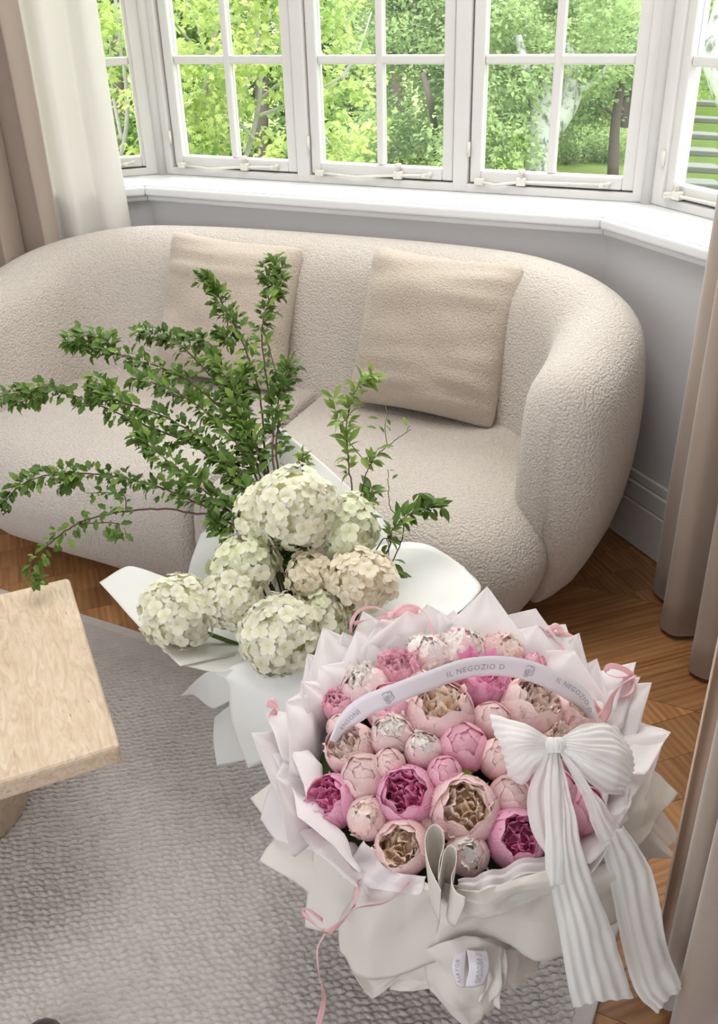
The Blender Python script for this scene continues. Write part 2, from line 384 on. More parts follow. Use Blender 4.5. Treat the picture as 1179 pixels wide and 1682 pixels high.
# ------------------------------------------------------------------ bay geometry (plan)
def v2(x, y): return Vector((x, y, 0))
WA = math.radians(-27.2)
DC = v2(math.cos(WA), math.sin(WA)); NC = v2(-math.sin(WA), math.cos(WA))          # along the window wall, and out of the room
W0 = v2(0.34, 2.885); S0 = W0.dot(DC)
def onwin(s): return W0 + DC * (s - S0)
KL, KR = onwin(-2.125), onwin(-0.458)
AR = math.radians(-67); DR = v2(math.cos(AR), math.sin(AR)); NR = v2(-math.sin(AR), math.cos(AR))
AL = math.radians(15); DL = v2(math.cos(AL), math.sin(AL)); NL = v2(-math.sin(AL), math.cos(AL))
LEN_R, LEN_L = 0.98, 0.80
E_L, E_R = KL - DL * LEN_L, KR + DR * LEN_R
def offset_bay(t):
    """bay polyline moved t towards the room (negative t: outward)"""
    def meet(p, d, q, e):
        k = ((q - p).x * e.y - (q - p).y * e.x) / (d.x * e.y - d.y * e.x); return p + d * k
    a = meet(KL - NL * t, DL, KL - NC * t, DC); b = meet(KR - NC * t, DC, KR - NR * t, DR)
    return [E_L - NL * t, a, b, E_R - NR * t]
SILL_Z = 0.875
def strip_poly(t0, t1, i):
    a, b = offset_bay(t0), offset_bay(t1)
    return [(p.x, p.y) for p in (a[i], a[i + 1], b[i + 1], b[i])]
sides = ('left', 'front', 'right')
for i, sname in enumerate(sides):
    o = prism('wall_' + sname, strip_poly(0.185, -0.10, i), 0.0, SILL_Z - 0.03, M['wall']); tag(o, kind='structure')
    # skirting board in three steps
    bb = empty('baseboard_' + sname, (offset_bay(0.19)[i] + offset_bay(0.19)[i + 1]) / 2, kind='structure')
    prism('skirting_plank', strip_poly(0.207, 0.186, i), 0.002, 0.135, M['white'], bb, 0.004)
    prism('skirting_moulding', strip_poly(0.203, 0.186, i), 0.136, 0.192, M['white'], bb, 0.005)
    prism('skirting_cap', strip_poly(0.197, 0.186, i), 0.193, 0.222, M['white'], bb, 0.005)
    # window sill: board and rounded nosing
    sl = empty('trim_%d' % (i + 1), (offset_bay(0.1)[i] + offset_bay(0.1)[i + 1]) / 2 + Vector((0, 0, SILL_Z)), kind='structure')
    prism('sill_board', strip_poly(0.212, -0.02, i), SILL_Z - 0.022, SILL_Z, M['sill'], sl)
    prism('sill_nosing', strip_poly(0.228, 0.2125, i), SILL_Z - 0.031, SILL_Z - 0.002, M['sill'], sl, 0.009)
    prism('sill_bed_moulding', strip_poly(0.209, 0.1855, i), SILL_Z - 0.05, SILL_Z - 0.0315, M['sill'], sl, 0.006)
# flaking gap behind the right skirting cap
# posts, sub-sill rail and head
def post(n, poly, z0=SILL_Z + 0.0005, z1=2.30, bev=0.006):
    o = prism('trim_%d' % n, poly, z0, z1, M['white'], None, bev); tag(o, kind='structure')
def fr_c(s): return onwin(s)
def post_c(n, s0, s1, t0=0.012, t1=-0.07):
    p = [onwin(s0) - NC * t0, onwin(s1) - NC * t0, onwin(s1) - NC * t1, onwin(s0) - NC * t1]
    post(n, [(q.x, q.y) for q in p])
post_c(4, -1.580, -1.534); post_c(5, -1.041, -0.994)
a, b = offset_bay(0.012), offset_bay(-0.07)
def corner(n, K, dA, nA, dB, nB, la, lb):
    ai, bi = K[0], K[1]
    p = [ai - dA * la, ai, ai + dB * lb, ai + dB * lb + nB * 0.08, bi, ai - dA * la + nA * 0.08]
    post(n, [(q.x, q.y) for q in p])
corner(6, (a[1], b[1]), DL, NL, DC, NC, 0.055, 0.043)
corner(7, (a[2], b[2]), DC, NC, DR, NR, 0.043, 0.055)
# rounded reeds on the two corner posts
for n, k in ((8, a[1]), (9, a[2])):
    q = k - (NL + NC if n == 8 else NC + NR).normalized() * 0.004
    o = tube('trim_%d' % n, [Vector((q.x, q.y, SILL_Z)), Vector((q.x, q.y, 2.3))], 0.016, M['white'], None, 14); tag(o, kind='structure')
for i in range(3):
    o = prism('trim_%d' % (10 + i), strip_poly(0.010, -0.075, i), SILL_Z + 0.0005, 0.899, M['white'], None, 0.003); tag(o, kind='structure')
    o = prism('trim_%d' % (13 + i), strip_poly(0.02, -0.10, i), 2.30, 2.75, M['wall']); tag(o, kind='structure')

def casement(n, org, d, nout, w, bars=(0.5,), handle=0.55, stay=True):
    """a sash in its gap: stiles, rails, glazing bars, panes, hinges, catch, stay bar"""
    z0, z1 = 0.903, 2.29
    e = empty('window_%d' % n, (org.x, org.y, z0), kind='structure')
    fr = (Vector((org.x, org.y, 0)), d, nout)
    W = M['white']
    # dark shadow gap behind the sash edge
    frame_box('rebate', fr, -0.004, w + 0.004, 0.030, 0.036, z0 - 0.004, z0 + 0.012, M['gap'], e)
    for x0 in (-0.004, w - 0.008): frame_box('rebate', fr, x0, x0 + 0.012, 0.030, 0.036, z0 + 0.013, z1, M['gap'], e)
    sw = 0.036
    frame_box('stile', fr, 0.002, sw, 0.0, 0.040, z0, z1, W, e, 0.004); frame_box('stile', fr, w - sw, w - 0.002, 0.0, 0.040, z0, z1, W, e, 0.004)
    frame_box('bottom_rail', fr, sw, w - sw, 0.0, 0.040, z0, z0 + 0.034, W, e, 0.004); frame_box('top_rail', fr, sw, w - sw, 0.0, 0.040, z1 - 0.036, z1, W, e, 0.004)
    xs = [sw] + [sw + (w - 2 * sw) * b for b in bars] + [w - sw]
    zs = [z0 + 0.034, 1.233, 1.572, 1.912, z1 - 0.036]
    g = 0.0115
    for x in xs[1:-1]: frame_box('glazing_bar', fr, x - g, x + g, 0.004, 0.036, zs[0], zs[-1], W, e, 0.005)
    for z in zs[1:-1]: frame_box('glazing_bar', fr, sw, w - sw, 0.007, 0.034, z - g - 0.001, z + g + 0.001, W, e, 0.005)
    for i in range(len(xs) - 1):
        for j in range(len(zs) - 1):
            x0 = xs[i] + (g if i else 0); x1 = xs[i + 1] - (g if i < len(xs) - 2 else 0)
            zz0 = zs[j] + (g if j else 0); zz1 = zs[j + 1] - (g if j < len(zs) - 2 else 0)
            frame_box('pane', fr, x0, x1, 0.020, 0.0235, zz0, zz1, M['glass'], e)
    def P(a, b, c): return fr[0] + d * a + nout * b + Vector((0, 0, c))
    # hinge knuckle on the left stile
    tube('hinge', [P(0.002, -0.016, z0 + 0.075), P(0.002, -0.016, z0 + 0.115)], 0.0055, M['metal'], e, 8)
    if stay:
        hx = w * handle
        sb = tube('stay_bar', [P(0.03, -0.012, z0 + 0.006), P(hx * 0.55, -0.028, z0 + 0.001), P(hx, -0.013, z0 + 0.010), P(w * 0.86, -0.008, z0 + 0.014)], 0.0042, M['metal'], e, 6)
        fb = frame_box('stay_pin', fr, hx - 0.014, hx + 0.014, -0.022, 0.0, z0 + 0.000, z0 + 0.022, M['metal'], e, 0.003)
        tube('stay_knob', [P(hx, -0.014, z0 + 0.022), P(hx, -0.014, z0 + 0.034), P(hx, -0.014, z0 + 0.036), P(hx, -0.014, z0 + 0.045)], [0.005, 0.005, 0.012, 0.010], M['metal'], fb, 10)
        frame_box('stay_bracket', fr, 0.022, 0.052, -0.020, 0.0, z0 - 0.004, z0 + 0.014, M['metal'], e, 0.003)
        ct = frame_box('catch', fr, w * 0.80, w * 0.86, -0.016, 0.0, z0 + 0.006, z0 + 0.018, M['metal'], e, 0.003)
        tube('catch_tip', [P(w * 0.83, -0.014, z0 + 0.014), P(w * 0.875, -0.024, z0 + 0.022)], 0.004, M['metal'], ct, 6)
cw = 0.489
for n, s, hd in ((2, -2.072, 0.60), (3, -1.532, 0.64), (4, -0.992, 0.34)):
    casement(n, onwin(s), DC, NC, cw, (0.5,), hd)
casement(1, KL - DL * 0.535, DL, NL, 0.50, (0.5,), 0.62)
casement(5, KR + DR * 0.05, DR, NR, 0.50, (0.5,), 0.14)
casement(6, KL - DL * 0.79, DL, NL, 0.23, (), 0.5, False)
casement(7, KR + DR * 0.56, DR, NR, 0.40, (0.5,), 0.5, False)

# rest of the room shell
U = v2(0.457, 0.889)                     # room axis towards the window
ER = E_R - NR * 0.185; EL = E_L - NL * 0.185
def wall_seg(name, p, q, t, z0=0.0, z1=2.7):
    d = (q - p).normalized(); n = v2(-d.y, d.x)
    o = prism(name, [(p.x, p.y), (q.x, q.y), (q.x + n.x * t, q.y + n.y * t), (p.x + n.x * t, p.y + n.y * t)], z0, z1, M['wall']); tag(o, kind='structure'); return o
RW0 = ER + U * 0.0; RW1 = ER - U * 5.2
wall_seg('wall_right_side', RW1, RW0 , -0.12)
LW0 = EL; LW1 = EL - DC * 2.0
wall_seg('wall_front_left', LW1, LW0, 0.12)
wall_seg('wall_left_side', LW1 - U * 5.2, LW1, 0.12)
ceil_poly = [p for p in (LW1 + U * 0.3, KL + U * 0.5, KR + U * 0.5, ER + v2(0.4, 0.2), RW1 + DC * 0.3, RW1 - DC * 4.6)]
o = prism('ceiling', [(p.x, p.y) for p in ceil_poly], 2.72, 2.80, M['ceiling']); tag(o, kind='structure')
# upper wall above the bay opening is out of frame

# ------------------------------------------------------------------ floor: chevron parquet, every visible block its own piece
fl = empty('floor', (0, 2.0, 0), kind='structure')
fpoly = [EL + NL * 0.1 - DC * 2.2, KL, KR, ER + v2(0.2, 0.1), RW1 + DC * 0.2, RW1 - DC * 4.8]
prism('parquet_bed', [(p.x, p.y) for p in fpoly], -0.06, -0.0145, M['under'], fl)
UA = math.radians(63.2); UU = v2(math.cos(UA), math.sin(UA)); VV = v2(UU.y, -UU.x)
CW, PW = 0.387, 0.1414
def plank_mesh(sgn):
    g = 0.0006
    a0, a1 = g, CW - g; h = PW - 0.0014
    # local x: along the block, kept so the grain follows it
    ang = UA - math.pi / 2 + sgn * math.pi / 4
    pts = []
    for (u, v) in ((a0, 0), (a0, h), (a1, h), (a1, 0)):
        sh = (u if sgn > 0 else CW - u)
        pts.append(UU * u + VV * (v + (sh if sgn > 0 else -sh + CW)) )
    c = sum(pts, Vector()) / 4
    R = Matrix.Rotation(-ang, 3, 'Z')
    loc = [R @ (p - c) for p in pts]
    if (loc[1] - loc[0]).cross(loc[2] - loc[1]).z < 0: loc.reverse()
    V = [(p.x, p.y, -0.013) for p in loc] + [(p.x, p.y, 0.0) for p in loc]
    F = [(3, 2, 1, 0), (4, 5, 6, 7)] + [(i, (i + 1) % 4, 4 + (i + 1) % 4, 4 + i) for i in range(4)]
    return mesh_data('parquet_block', V, F, M['oak'], False), c, ang
pm = {s: plank_mesh(s) for s in (1, -1)}
for k in range(-2, 8):
    u0 = 0.922 + (k - 1) * CW; s = 1 if k % 2 else -1
    me, c, ang = pm[s]
    for j in range(-22, 16):
        p = UU * u0 + VV * (j * PW) + c
        if p.y < 0.2 or p.y > 3.35 or p.x < -2.0 or p.x > 1.25 or (p - W0).dot(NC) > -0.13: continue
        q = CAM + (p - CAM)
        rel = p - CAM; dd = rel.dot(FWD)
        if dd < 0.3: continue
        px = IW / 2 + FPX * rel.dot(RGT) / dd; py = IH / 2 - FPX * rel.dot(UPV) / dd
        if -260 < px < 1450 and 600 < py < 2000:
            o = inst('parquet_block', me, fl, p - world_loc(fl)); o.rotation_euler = (0, 0, ang)
            o.location.z += rnd(-0.0006, 0.0004)

# ------------------------------------------------------------------ rug with raised braided loops
rc = v2(0.470, 1.370)        # far right corner is found from the two edges seen
e1 = at(138, 1013), at(226, 1039); e2 = at(1022, 1506), at(976, 1682)
dfar = (e1[1] - e1[0]).normalized(); dfar = v2(DC.x, DC.y); dside = U.copy()
# corner = intersection of the far edge and the right edge
k = ((e2[0] - e1[0]).x * dside.y - (e2[0] - e1[0]).y * dside.x) / (dfar.x * dside.y - dfar.y * dside.x)
rug_c = e1[0] + dfar * k
rug = empty('rug', (rug_c - dfar * 0.9 - dside * 0.7), 'large pale grey loop-woven wool rug lying under the travertine table and both bouquets', 'rug')
M['rug'] = mat_plain('grey_wool', (0.53, 0.49, 0.47, 1), 0.95, 0.14, 26.0, 0.5, 420, 0.002, spec=0.1, sheen=0.7)
RL, RWD = 2.2, 2.4
hw = 0.012
def rug_build():
    nx, ny = 800, 620
    LX, LY = 1.62, 1.36               # looped area close enough to show its loops
    a = np.linspace(0, LX, nx); b = np.linspace(0, LY, ny)
    A, B = np.meshgrid(a, b)          # A: to the left along the far edge, B: towards the viewer
    A0, B0 = A + 0.03, B + 0.03
    th = math.radians(35.0)           # rows run at a slant to the rug's edge
    rw = 0.0125
    X = A0 * math.cos(th) + B0 * math.sin(th); Y = -A0 * math.sin(th) + B0 * math.cos(th)
    rng = np.random.RandomState(3)
    Y = Y + 0.0022 * np.sin(X * 21.0) + 0.0016 * np.sin(X * 57 + 2.0) + 0.0016 * np.sin(X * 232 + Y * 60)
    row = np.floor(Y / rw); fy = Y / rw - row - 0.5
    ph = rng.rand(4096)[(row.astype(int)) % 4096]
    sl = 0.0135
    Xs = X / sl + ph + fy * 0.8
    st = np.floor(Xs); fx = Xs - st - 0.5
    hh = rng.rand(4096, 64)[(row.astype(int)) % 4096, (st.astype(int)) % 64]
    h = np.sqrt(np.clip(1 - (fy * 2) ** 2, 0, 1)) * (0.30 + 0.70 * np.clip(1 - (fx * 2) ** 2, 0, 1) ** 0.4)
    h = h * (0.72 + 0.42 * hh)
    Z = 0.0025 + 0.0072 * h
    p0 = rug_c - dfar * 0.03 - dside * 0.03
    PX = p0.x - dfar.x * A - dside.x * B; PY = p0.y - dfar.y * A - dside.y * B
    off = rug.location
    co = np.stack([PX - off.x, PY - off.y, Z - off.z], -1).reshape(-1, 3)
    me = bpy.data.meshes.new('loop_pile')
    idx = np.arange(nx * ny).reshape(ny, nx)
    q = np.stack([idx[:-1, :-1], idx[:-1, 1:], idx[1:, 1:], idx[1:, :-1]], -1).reshape(-1, 4)
    # orient up
    q = q[:, ::-1] if ((-dfar).cross(-dside)).z < 0 else q
    me.vertices.add(len(co)); me.vertices.foreach_set('co', co.astype(np.float32).ravel())
    me.loops.add(q.size); me.loops.foreach_set('vertex_index', q.astype(np.int32).ravel())
    me.polygons.add(len(q)); me.polygons.foreach_set('loop_start', np.arange(0, q.size, 4, dtype=np.int32)); me.polygons.foreach_set('loop_total', np.full(len(q), 4, dtype=np.int32))
    me.polygons.foreach_set('use_smooth', np.ones(len(q), dtype=bool))
    me.update(calc_edges=True); me.materials.append(M['rug'])
    o = bpy.data.objects.new('loop_pile', me); link(o, rug); tag(o, kind='stuff')
rug_build()
def rp(a, b): p = rug_c - dfar * a - dside * b; return (p.x, p.y)
prism('backing', [rp(0.028, 0.028), rp(RL, 0.028), rp(RL, RWD), rp(0.028, RWD)], 0.0008, 0.0045, M['rug'], rug)
prism('border', [rp(0, 0), rp(RL, 0), rp(RL, 0.03), rp(0.03, 0.03)], 0.0008, 0.0085, M['rug'], rug, 0.003)
prism('border', [rp(0, 0), rp(0.03, 0.03), rp(0.03, RWD), rp(0, RWD)], 0.0008, 0.0085, M['rug'], rug, 0.003)

# ------------------------------------------------------------------ sofa
SA = math.radians(-25.0)
sofa = empty('sofa', (-0.235, 2.425, 0), 'curved cream boucle two-seater sofa with wrap-around back standing in the bay under the windows', 'sofa')
sofa.rotation_euler = (0, 0, SA)
def build_shell():
    a, b, ex = 0.885, 0.385, 2.7
    path = []
    NF = 14
    for i in range(NF): path.append((a - 0.02 * ((NF - i) / NF) ** 1.6, -0.33 + 0.33 * i / NF))
    K = 64
    for i in range(K + 1):
        ph = math.pi * i / K; c, s = math.cos(ph), math.sin(ph)
        path.append((a * math.copysign(abs(c) ** (2 / ex), c), b * abs(s) ** (2 / ex)))
    for i in range(NF): path.append((-(a - 0.02 * ((i + 1) / NF) ** 1.6), -0.33 * (i + 1) / NF))
    # even spacing
    P = [Vector((x, y, 0)) for x, y in path]
    cum = [0]
    for i in range(1, len(P)): cum.append(cum[-1] + (P[i] - P[i - 1]).length)
    T = cum[-1]; N = 110; Q = []
    for k in range(N):
        d = T * k / (N - 1); i = max(1, next((j for j in range(1, len(cum)) if cum[j] >= d - 1e-9), len(cum) - 1))
        f = (d - cum[i - 1]) / max(1e-9, cum[i] - cum[i - 1]); Q.append(P[i - 1].lerp(P[i], f))
    V = []; n = None
    for k in range(N):
        p = Q[k]; t = (Q[min(k + 1, N - 1)] - Q[max(k - 1, 0)]).normalized(); o = Vector((t.y, -t.x, 0))
        d = T * k / (N - 1); de = min(d, T - d)
        capl = 0.13
        x = max(0.0, 1 - de / capl); cs = math.sqrt(max(0.0, 1 - x * x)) if x < 1 else 0.0
        cs = max(cs, 0.03)
        arm = min(1.0, max(0.0, (0.85 - de) / 0.85)); arm = arm * arm * (3 - 2 * arm)
        h = 0.785 - 0.10 * arm - 0.10 * (1 - cs)
        tt = (0.128 - 0.030 * arm)
        zb = 0.035 + 0.07 * (1 - cs)
        prof = []
        R = tt
        def add(ox, z): prof.append((ox, z))
        add(-tt * 0.55, zb); add(-tt * 0.92, zb + 0.05); add(-tt, zb + 0.18); add(-tt, h - R * 1.35)
        for q in range(1, 12):
            an = math.pi - math.pi * q / 12
            add(math.cos(an) * tt, h - R * 1.05 + math.sin(an) * R * 1.05)
        add(tt + 0.008, h - R * 1.5); add(tt + 0.012, h - 0.30); add(tt - 0.005, zb + 0.22); add(tt - 0.05, zb + 0.07); add(tt - 0.105, zb)
        n = len(prof)
        lean = -0.035 * x * x      # arm fronts round off
        for ox, z in prof:
            w = ox * cs
            # inside face leans back a little
            lo = 0.0
            if ox < 0: lo = -0.135 * (1 - min(1, z / h)) * cs * (1 - 0.8 * arm)
            # the arm front rakes: the top ends further back than the foot
            rake = (0.03 * (z / h) ** 2 + 0.10 * max(0.0, 1 - z / 0.42) ** 1.6) * (1.0 if de < 0.20 else max(0.0, 1 - (de - 0.20) / 0.35))
            y_in = rake
            V.append(p + o * (w + lo) + Vector((0, y_in, z)))
    F = grid_faces(n, N, 0, True)
    F.append(tuple(range(n))); m = (N - 1) * n; F.append(tuple(reversed([m + i for i in range(n)])))
    ob = mk('backrest', V, F, M['boucle'], sofa, True, True)
    bm = bmesh.new(); bm.from_mesh(ob.data); bmesh.ops.recalc_face_normals(bm, faces=bm.faces); bm.to_mesh(ob.data); bm.free()
    subsurf(ob, 1)
build_shell()
def rounded_poly(cs, seg=9):
    """cs: list of (x, y, r)"""
    out = []; n = len(cs)
    for i in range(n):
        p = Vector((cs[i][0], cs[i][1])); a = Vector((cs[i - 1][0], cs[i - 1][1])); b = Vector((cs[(i + 1) % n][0], cs[(i + 1) % n][1])); r = cs[i][2]
        da, db = (a - p).normalized(), (b - p).normalized()
        ang = da.angle(db); tl = min(r / math.tan(ang / 2), (a - p).length * 0.49, (b - p).length * 0.49)
        r = tl * math.tan(ang / 2)
        c = p + (da + db).normalized() * (r / math.sin(ang / 2))
        s, e = p + da * tl - c, p + db * tl - c
        for q in range(seg + 1):
            f = q / seg; v = (s * (1 - f) + e * f); v = v.normalized() * r; out.append(c + v)
    return out
def build_seat(sg):
    xi = 0.002 + 0.05 * sg
    cs = [(xi, -0.545, 0.02), (0.42, -0.545, 0.6), (0.90, -0.49, 0.42), (0.82, 0.30, 0.12), (xi, 0.33, 0.02)]
    o2 = rounded_poly(cs, 9)
    # resample evenly
    cum = [0.0]; L2 = o2 + [o2[0]]
    for i in range(1, len(L2)): cum.append(cum[-1] + (L2[i] - L2[i - 1]).length)
    N = 84; O = []
    for k in range(N):
        d = cum[-1] * k / N; i = max(1, next(j for j in range(1, len(cum)) if cum[j] >= d)); f = (d - cum[i - 1]) / max(1e-9, cum[i] - cum[i - 1]); O.append(L2[i - 1].lerp(L2[i], f))
    c = Vector((0.43, -0.08))
    prof = [(0.19, 0.028), (0.12, 0.032), (0.075, 0.06), (0.035, 0.12), (0.008, 0.19), (0.0, 0.23), (0.008, 0.27), (0.03, 0.31), (0.065, 0.338), (0.11, 0.357), (0.17, 0.368), (0.26, 0.374), (0.36, 0.378)]
    V = []
    for ins, z in prof:
        for p in O:
            fac = 1.0
            if p.x < xi + 0.028: fac = (0.03 if z < 0.2 else 0.12) if ins < 0.2 else 0.6
            elif p.y > 0.2: fac = 0.35
            v = p - c; l = v.length; q = c + v * (1 - min(0.93, ins * fac / l * (1.0)))
            V.append(Vector((q.x * sg, q.y, z)))
    F = grid_faces(N, len(prof), 0, True)
    top = len(V); V.append(Vector((c.x * sg, c.y, 0.379))); b0 = (len(prof) - 1) * N
    F += [(b0 + i, b0 + (i + 1) % N, top) for i in range(N)]
    F.append(tuple(reversed(range(N))))
    ob = mk('seat', V, F, M['boucle'], sofa, True, True)
    bm = bmesh.new(); bm.from_mesh(ob.data); bmesh.ops.recalc_face_normals(bm, faces=bm.faces); bm.to_mesh(ob.data); bm.free()
    subsurf(ob, 1)
build_seat(1); build_seat(-1)
V, F = box_data(-0.62, 0.62, -0.22, 0.30, 0.0, 0.05)
bevel(mk('plinth', V, F, M['under'], sofa, False, True), 0.02)

def cushion(label, loc, yaw, lean, roll, s, T, seed):
    n = 34
    e = empty('cushion', loc, label, 'cushion', 'boucle cushions on the sofa')
    def pos(u, v, sg):
        su = 1 - 0.06 * (1 - v * v) - 0.05 * (u * v) ** 8; sv = 1 - 0.06 * (1 - u * u) - 0.05 * (u * v) ** 8
        x, y = s / 2 * u * su, s / 2 * v * sv
        k = max(0.0, (1 - abs(u) ** 2.6) * (1 - abs(v) ** 2.6))
        q = Vector((u * 1.6 + seed, v * 2.6, sg))
        z = T / 2 * (k ** 0.5) * (1 + 0.22 * noise.noise(q)) + 0.016 * noise.noise(Vector((u * 1.1 + seed, v * 7, 4 + sg))) * (k ** 0.3)
        if sg > 0 and v < 0: z *= 1 + 0.15 * (-v)
        return Vector((x, z * -sg, y))
    V, F = [], []
    for sg in (1, -1):
        off = len(V)
        for j in range(n):
            for i in range(n):
                V.append(pos(math.sin(math.pi / 2 * (i / (n - 1) * 2 - 1)), math.sin(math.pi / 2 * (j / (n - 1) * 2 - 1)), sg))
        fs = grid_faces(n, n, off)
        F += fs if sg > 0 else [tuple(reversed(f)) for f in fs]
    R = Matrix.Rotation(yaw, 3, 'Z') @ Matrix.Rotation(lean, 3, 'X') @ Matrix.Rotation(roll, 3, 'Y')
    ob = mk('cover', [R @ v for v in V], F, M['boucle2'], e, True, True)
    bm = bmesh.new(); bm.from_mesh(ob.data); bmesh.ops.remove_doubles(bm, verts=bm.verts, dist=0.0008); bmesh.ops.recalc_face_normals(bm, faces=bm.faces); bm.to_mesh(ob.data); bm.free()
    return e
def center_px(pts_, d): return sum((pt(x, y, d) for x, y in pts_), Vector()) / len(pts_)
CUSH_R = center_px([(592, 425), (847, 447), (830, 697), (575, 640)], 2.49)
CUSH_L = center_px([(285, 390), (500, 420), (460, 648), (250, 590)], 2.74)
cushion('square beige teddy cushion leaning on the sofa back, nearer the right arm', CUSH_R, math.radians(-25), math.radians(-22), math.radians(3), 0.440, 0.20, 1.3)
cushion('square beige teddy cushion leaning on the sofa back behind the leafy sprays', CUSH_L, math.radians(-19), math.radians(-22), math.radians(4), 0.435, 0.20, 7.7)

# ------------------------------------------------------------------ travertine coffee table
TZ = 0.325
c1 = at(197, 1224, TZ); c2 = at(113, 947, TZ)
td = v2((c2 - c1).x, (c2 - c1).y); tl_ = td.length; td.normalize(); tn = v2(-td.y, td.x)
tab = empty('coffee_table', (c1.x + td.x * 0.3 + tn.x * 0.35, c1.y + td.y * 0.3 + tn.y * 0.35, 0), 'low cream travertine coffee table with a thick drum leg standing on the grey rug', 'table')
tab.rotation_euler = (0, 0, math.atan2(td.y, td.x))
V, F = box_data(-0.3, tl_ - 0.3, -0.35, 0.85, TZ - 0.042, TZ)
o = mk('tabletop', V, F, M['trav'], tab, False, True); bevel(o, 0.009, 3)
for k, yy in enumerate((-0.02, 0.55)):
    prof = [(0.0, 0.007), (0.150, 0.007), (0.160, 0.013), (0.160, TZ - 0.05), (0.155, TZ - 0.0425), (0, TZ - 0.0425)]
    n = 48; V = []
    for r, z in prof:
        for i in range(n): V.append(Vector((0.03 + math.cos(2 * math.pi * i / n) * max(r, 1e-4), yy + math.sin(2 * math.pi * i / n) * max(r, 1e-4), z)))
    mk('leg', V, grid_faces(n, len(prof), 0, True), M['trav'], tab, True, True)

# ------------------------------------------------------------------ curtains
def curtain(name, label, plan, z0, z1, mat, gather=0.0, hem=False, thick=0.003, seed=0, nz=26, cat='curtain', group=None, sway=0.004, parts=None):
    """plan: list of (x, y) along the wavy bottom edge"""
    P = [Vector((x, y, 0)) for x, y in plan]; n = max(60, len(P) * 9)
    c = sum(P, Vector()) / len(P)
    e = empty(name, (c.x, c.y, z0), label, cat, group)
    V = []
    for j in range(nz):
        v = j / (nz - 1); z = z0 + (z1 - z0) * v
        for i in range(n):
            p = crs(P, i / (n - 1))
            g = gather * v
            q = p.lerp(c, g)
            q = q + Vector((noise.noise(Vector((i * 0.06, z * 1.4, seed))), noise.noise(Vector((i * 0.06, z * 1.4, seed + 9))), 0)) * (sway * (1 + 2 * (1 - v)))
            V.append(Vector((q.x, q.y, z)))
    o = mk('drape', V, grid_faces(n, nz), mat, e); solidify(o, thick)
    if hem:
        V2 = [v + Vector((0, 0, 0)) for v in V[:n]] + [Vector((v.x, v.y, v.z + 0.05)) for v in V[:n]]
        o = mk('hem', V2, grid_faces(n, 2), mat, e); solidify(o, thick + 0.0006)
    return e
# beige curtains and the white one at the left, beige ones at the right
def q2(px, py, z=0.0): p = at(px, py, z); return (p.x, p.y)
def zig(p, q, n, amp, ph=0.0, jit=0.25):
    """wavy plan line from p to q with n folds"""
    a, b = Vector((p[0], p[1])), Vector((q[0], q[1])); d = (b - a).normalized(); m = Vector((-d.y, d.x)); out = []
    N = n * 4
    for i in range(N + 1):
        t = i / N; w = math.sin(2 * math.pi * t * n + ph) * amp * (1 + jit * math.sin(i * 1.7))
        x = a.lerp(b, t) + m * w + d * (0.35 * amp * math.cos(4 * math.pi * t * n + 2 * ph))
        out.append((x.x, x.y))
    return out
random.seed(11)
curtain('curtain', 'long white lined curtain hanging at the left end of the window sill', zig((-0.965, 3.05), (-0.72, 3.085), 2, 0.024, 0.6), 0.012, 2.35, M['whitecurtain'], gather=0.10, seed=2)
curtain('curtain', 'long beige velvet curtain in deep folds hanging left of the white curtain', zig((-1.52, 2.76), (-0.94, 3.02), 5, 0.055, 0.3), 0.012, 2.35, M['velvet'], gather=0.04, seed=5)
R1 = [(0.90, 2.03), (0.842, 2.045), (0.775, 1.995), (0.792, 1.93), (0.842, 1.915), (0.80, 1.86), (0.742, 1.833), (0.762, 1.788), (0.835, 1.782), (0.868, 1.762), (0.83, 1.71), (0.760, 1.665), (0.79, 1.620), (0.865, 1.640), (0.90, 1.60)]
curtain('curtain', 'long beige velvet curtain with three deep folds hanging in front of the right skirting board', R1, 0.014, 2.35, M['velvet'], gather=0.0, seed=8)
# nearer curtain, turned back so that its pale lining shows
M['facing'] = mat_plain('curtain_facing', srgb(232, 208, 188), 0.8, 0.04, 8.0, 0.1, 300, 0.001, 0.1)  # hem colour lightened to stand in for window light falling on it
nc = empty('curtain', (0.56, 0.93, 0.0), 'nearest beige curtain at the lower right edge, turned back to show its pale lining', 'curtain')
A = q2(1100, 1500); 
def drape_strip(name, plan, z0, z1, mat, off=0.003, lower=None):
    P = [Vector((x, y, 0)) for x, y in plan]; n = 40; nz = 16; V = []
    for j in range(nz):
        z = z0 + (z1 - z0) * j / (nz - 1)
        for i in range(n):
            p = crs(P, i / (n - 1)); V.append(Vector((p.x, p.y, z + (lower(i / (n - 1)) if lower and j == 0 else 0))))
    o = mk(name, V, grid_faces(n, nz), mat, nc); solidify(o, off); return o
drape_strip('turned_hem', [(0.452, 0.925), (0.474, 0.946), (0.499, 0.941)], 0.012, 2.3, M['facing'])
drape_strip('lining', [(0.501, 0.938), (0.516, 0.925), (0.512, 0.905)], 0.012, 2.3, M['lining'])
drape_strip('drape', [(0.512, 0.905), (0.490, 0.910), (0.466, 0.893), (0.447, 0.870), (0.452, 0.850), (0.474, 0.851), (0.512, 0.872), (0.520, 0.850), (0.478, 0.832), (0.446, 0.812), (0.444, 0.790), (0.480, 0.780), (0.53, 0.80)], 0.014, 2.3, M['velvet'], 0.004)

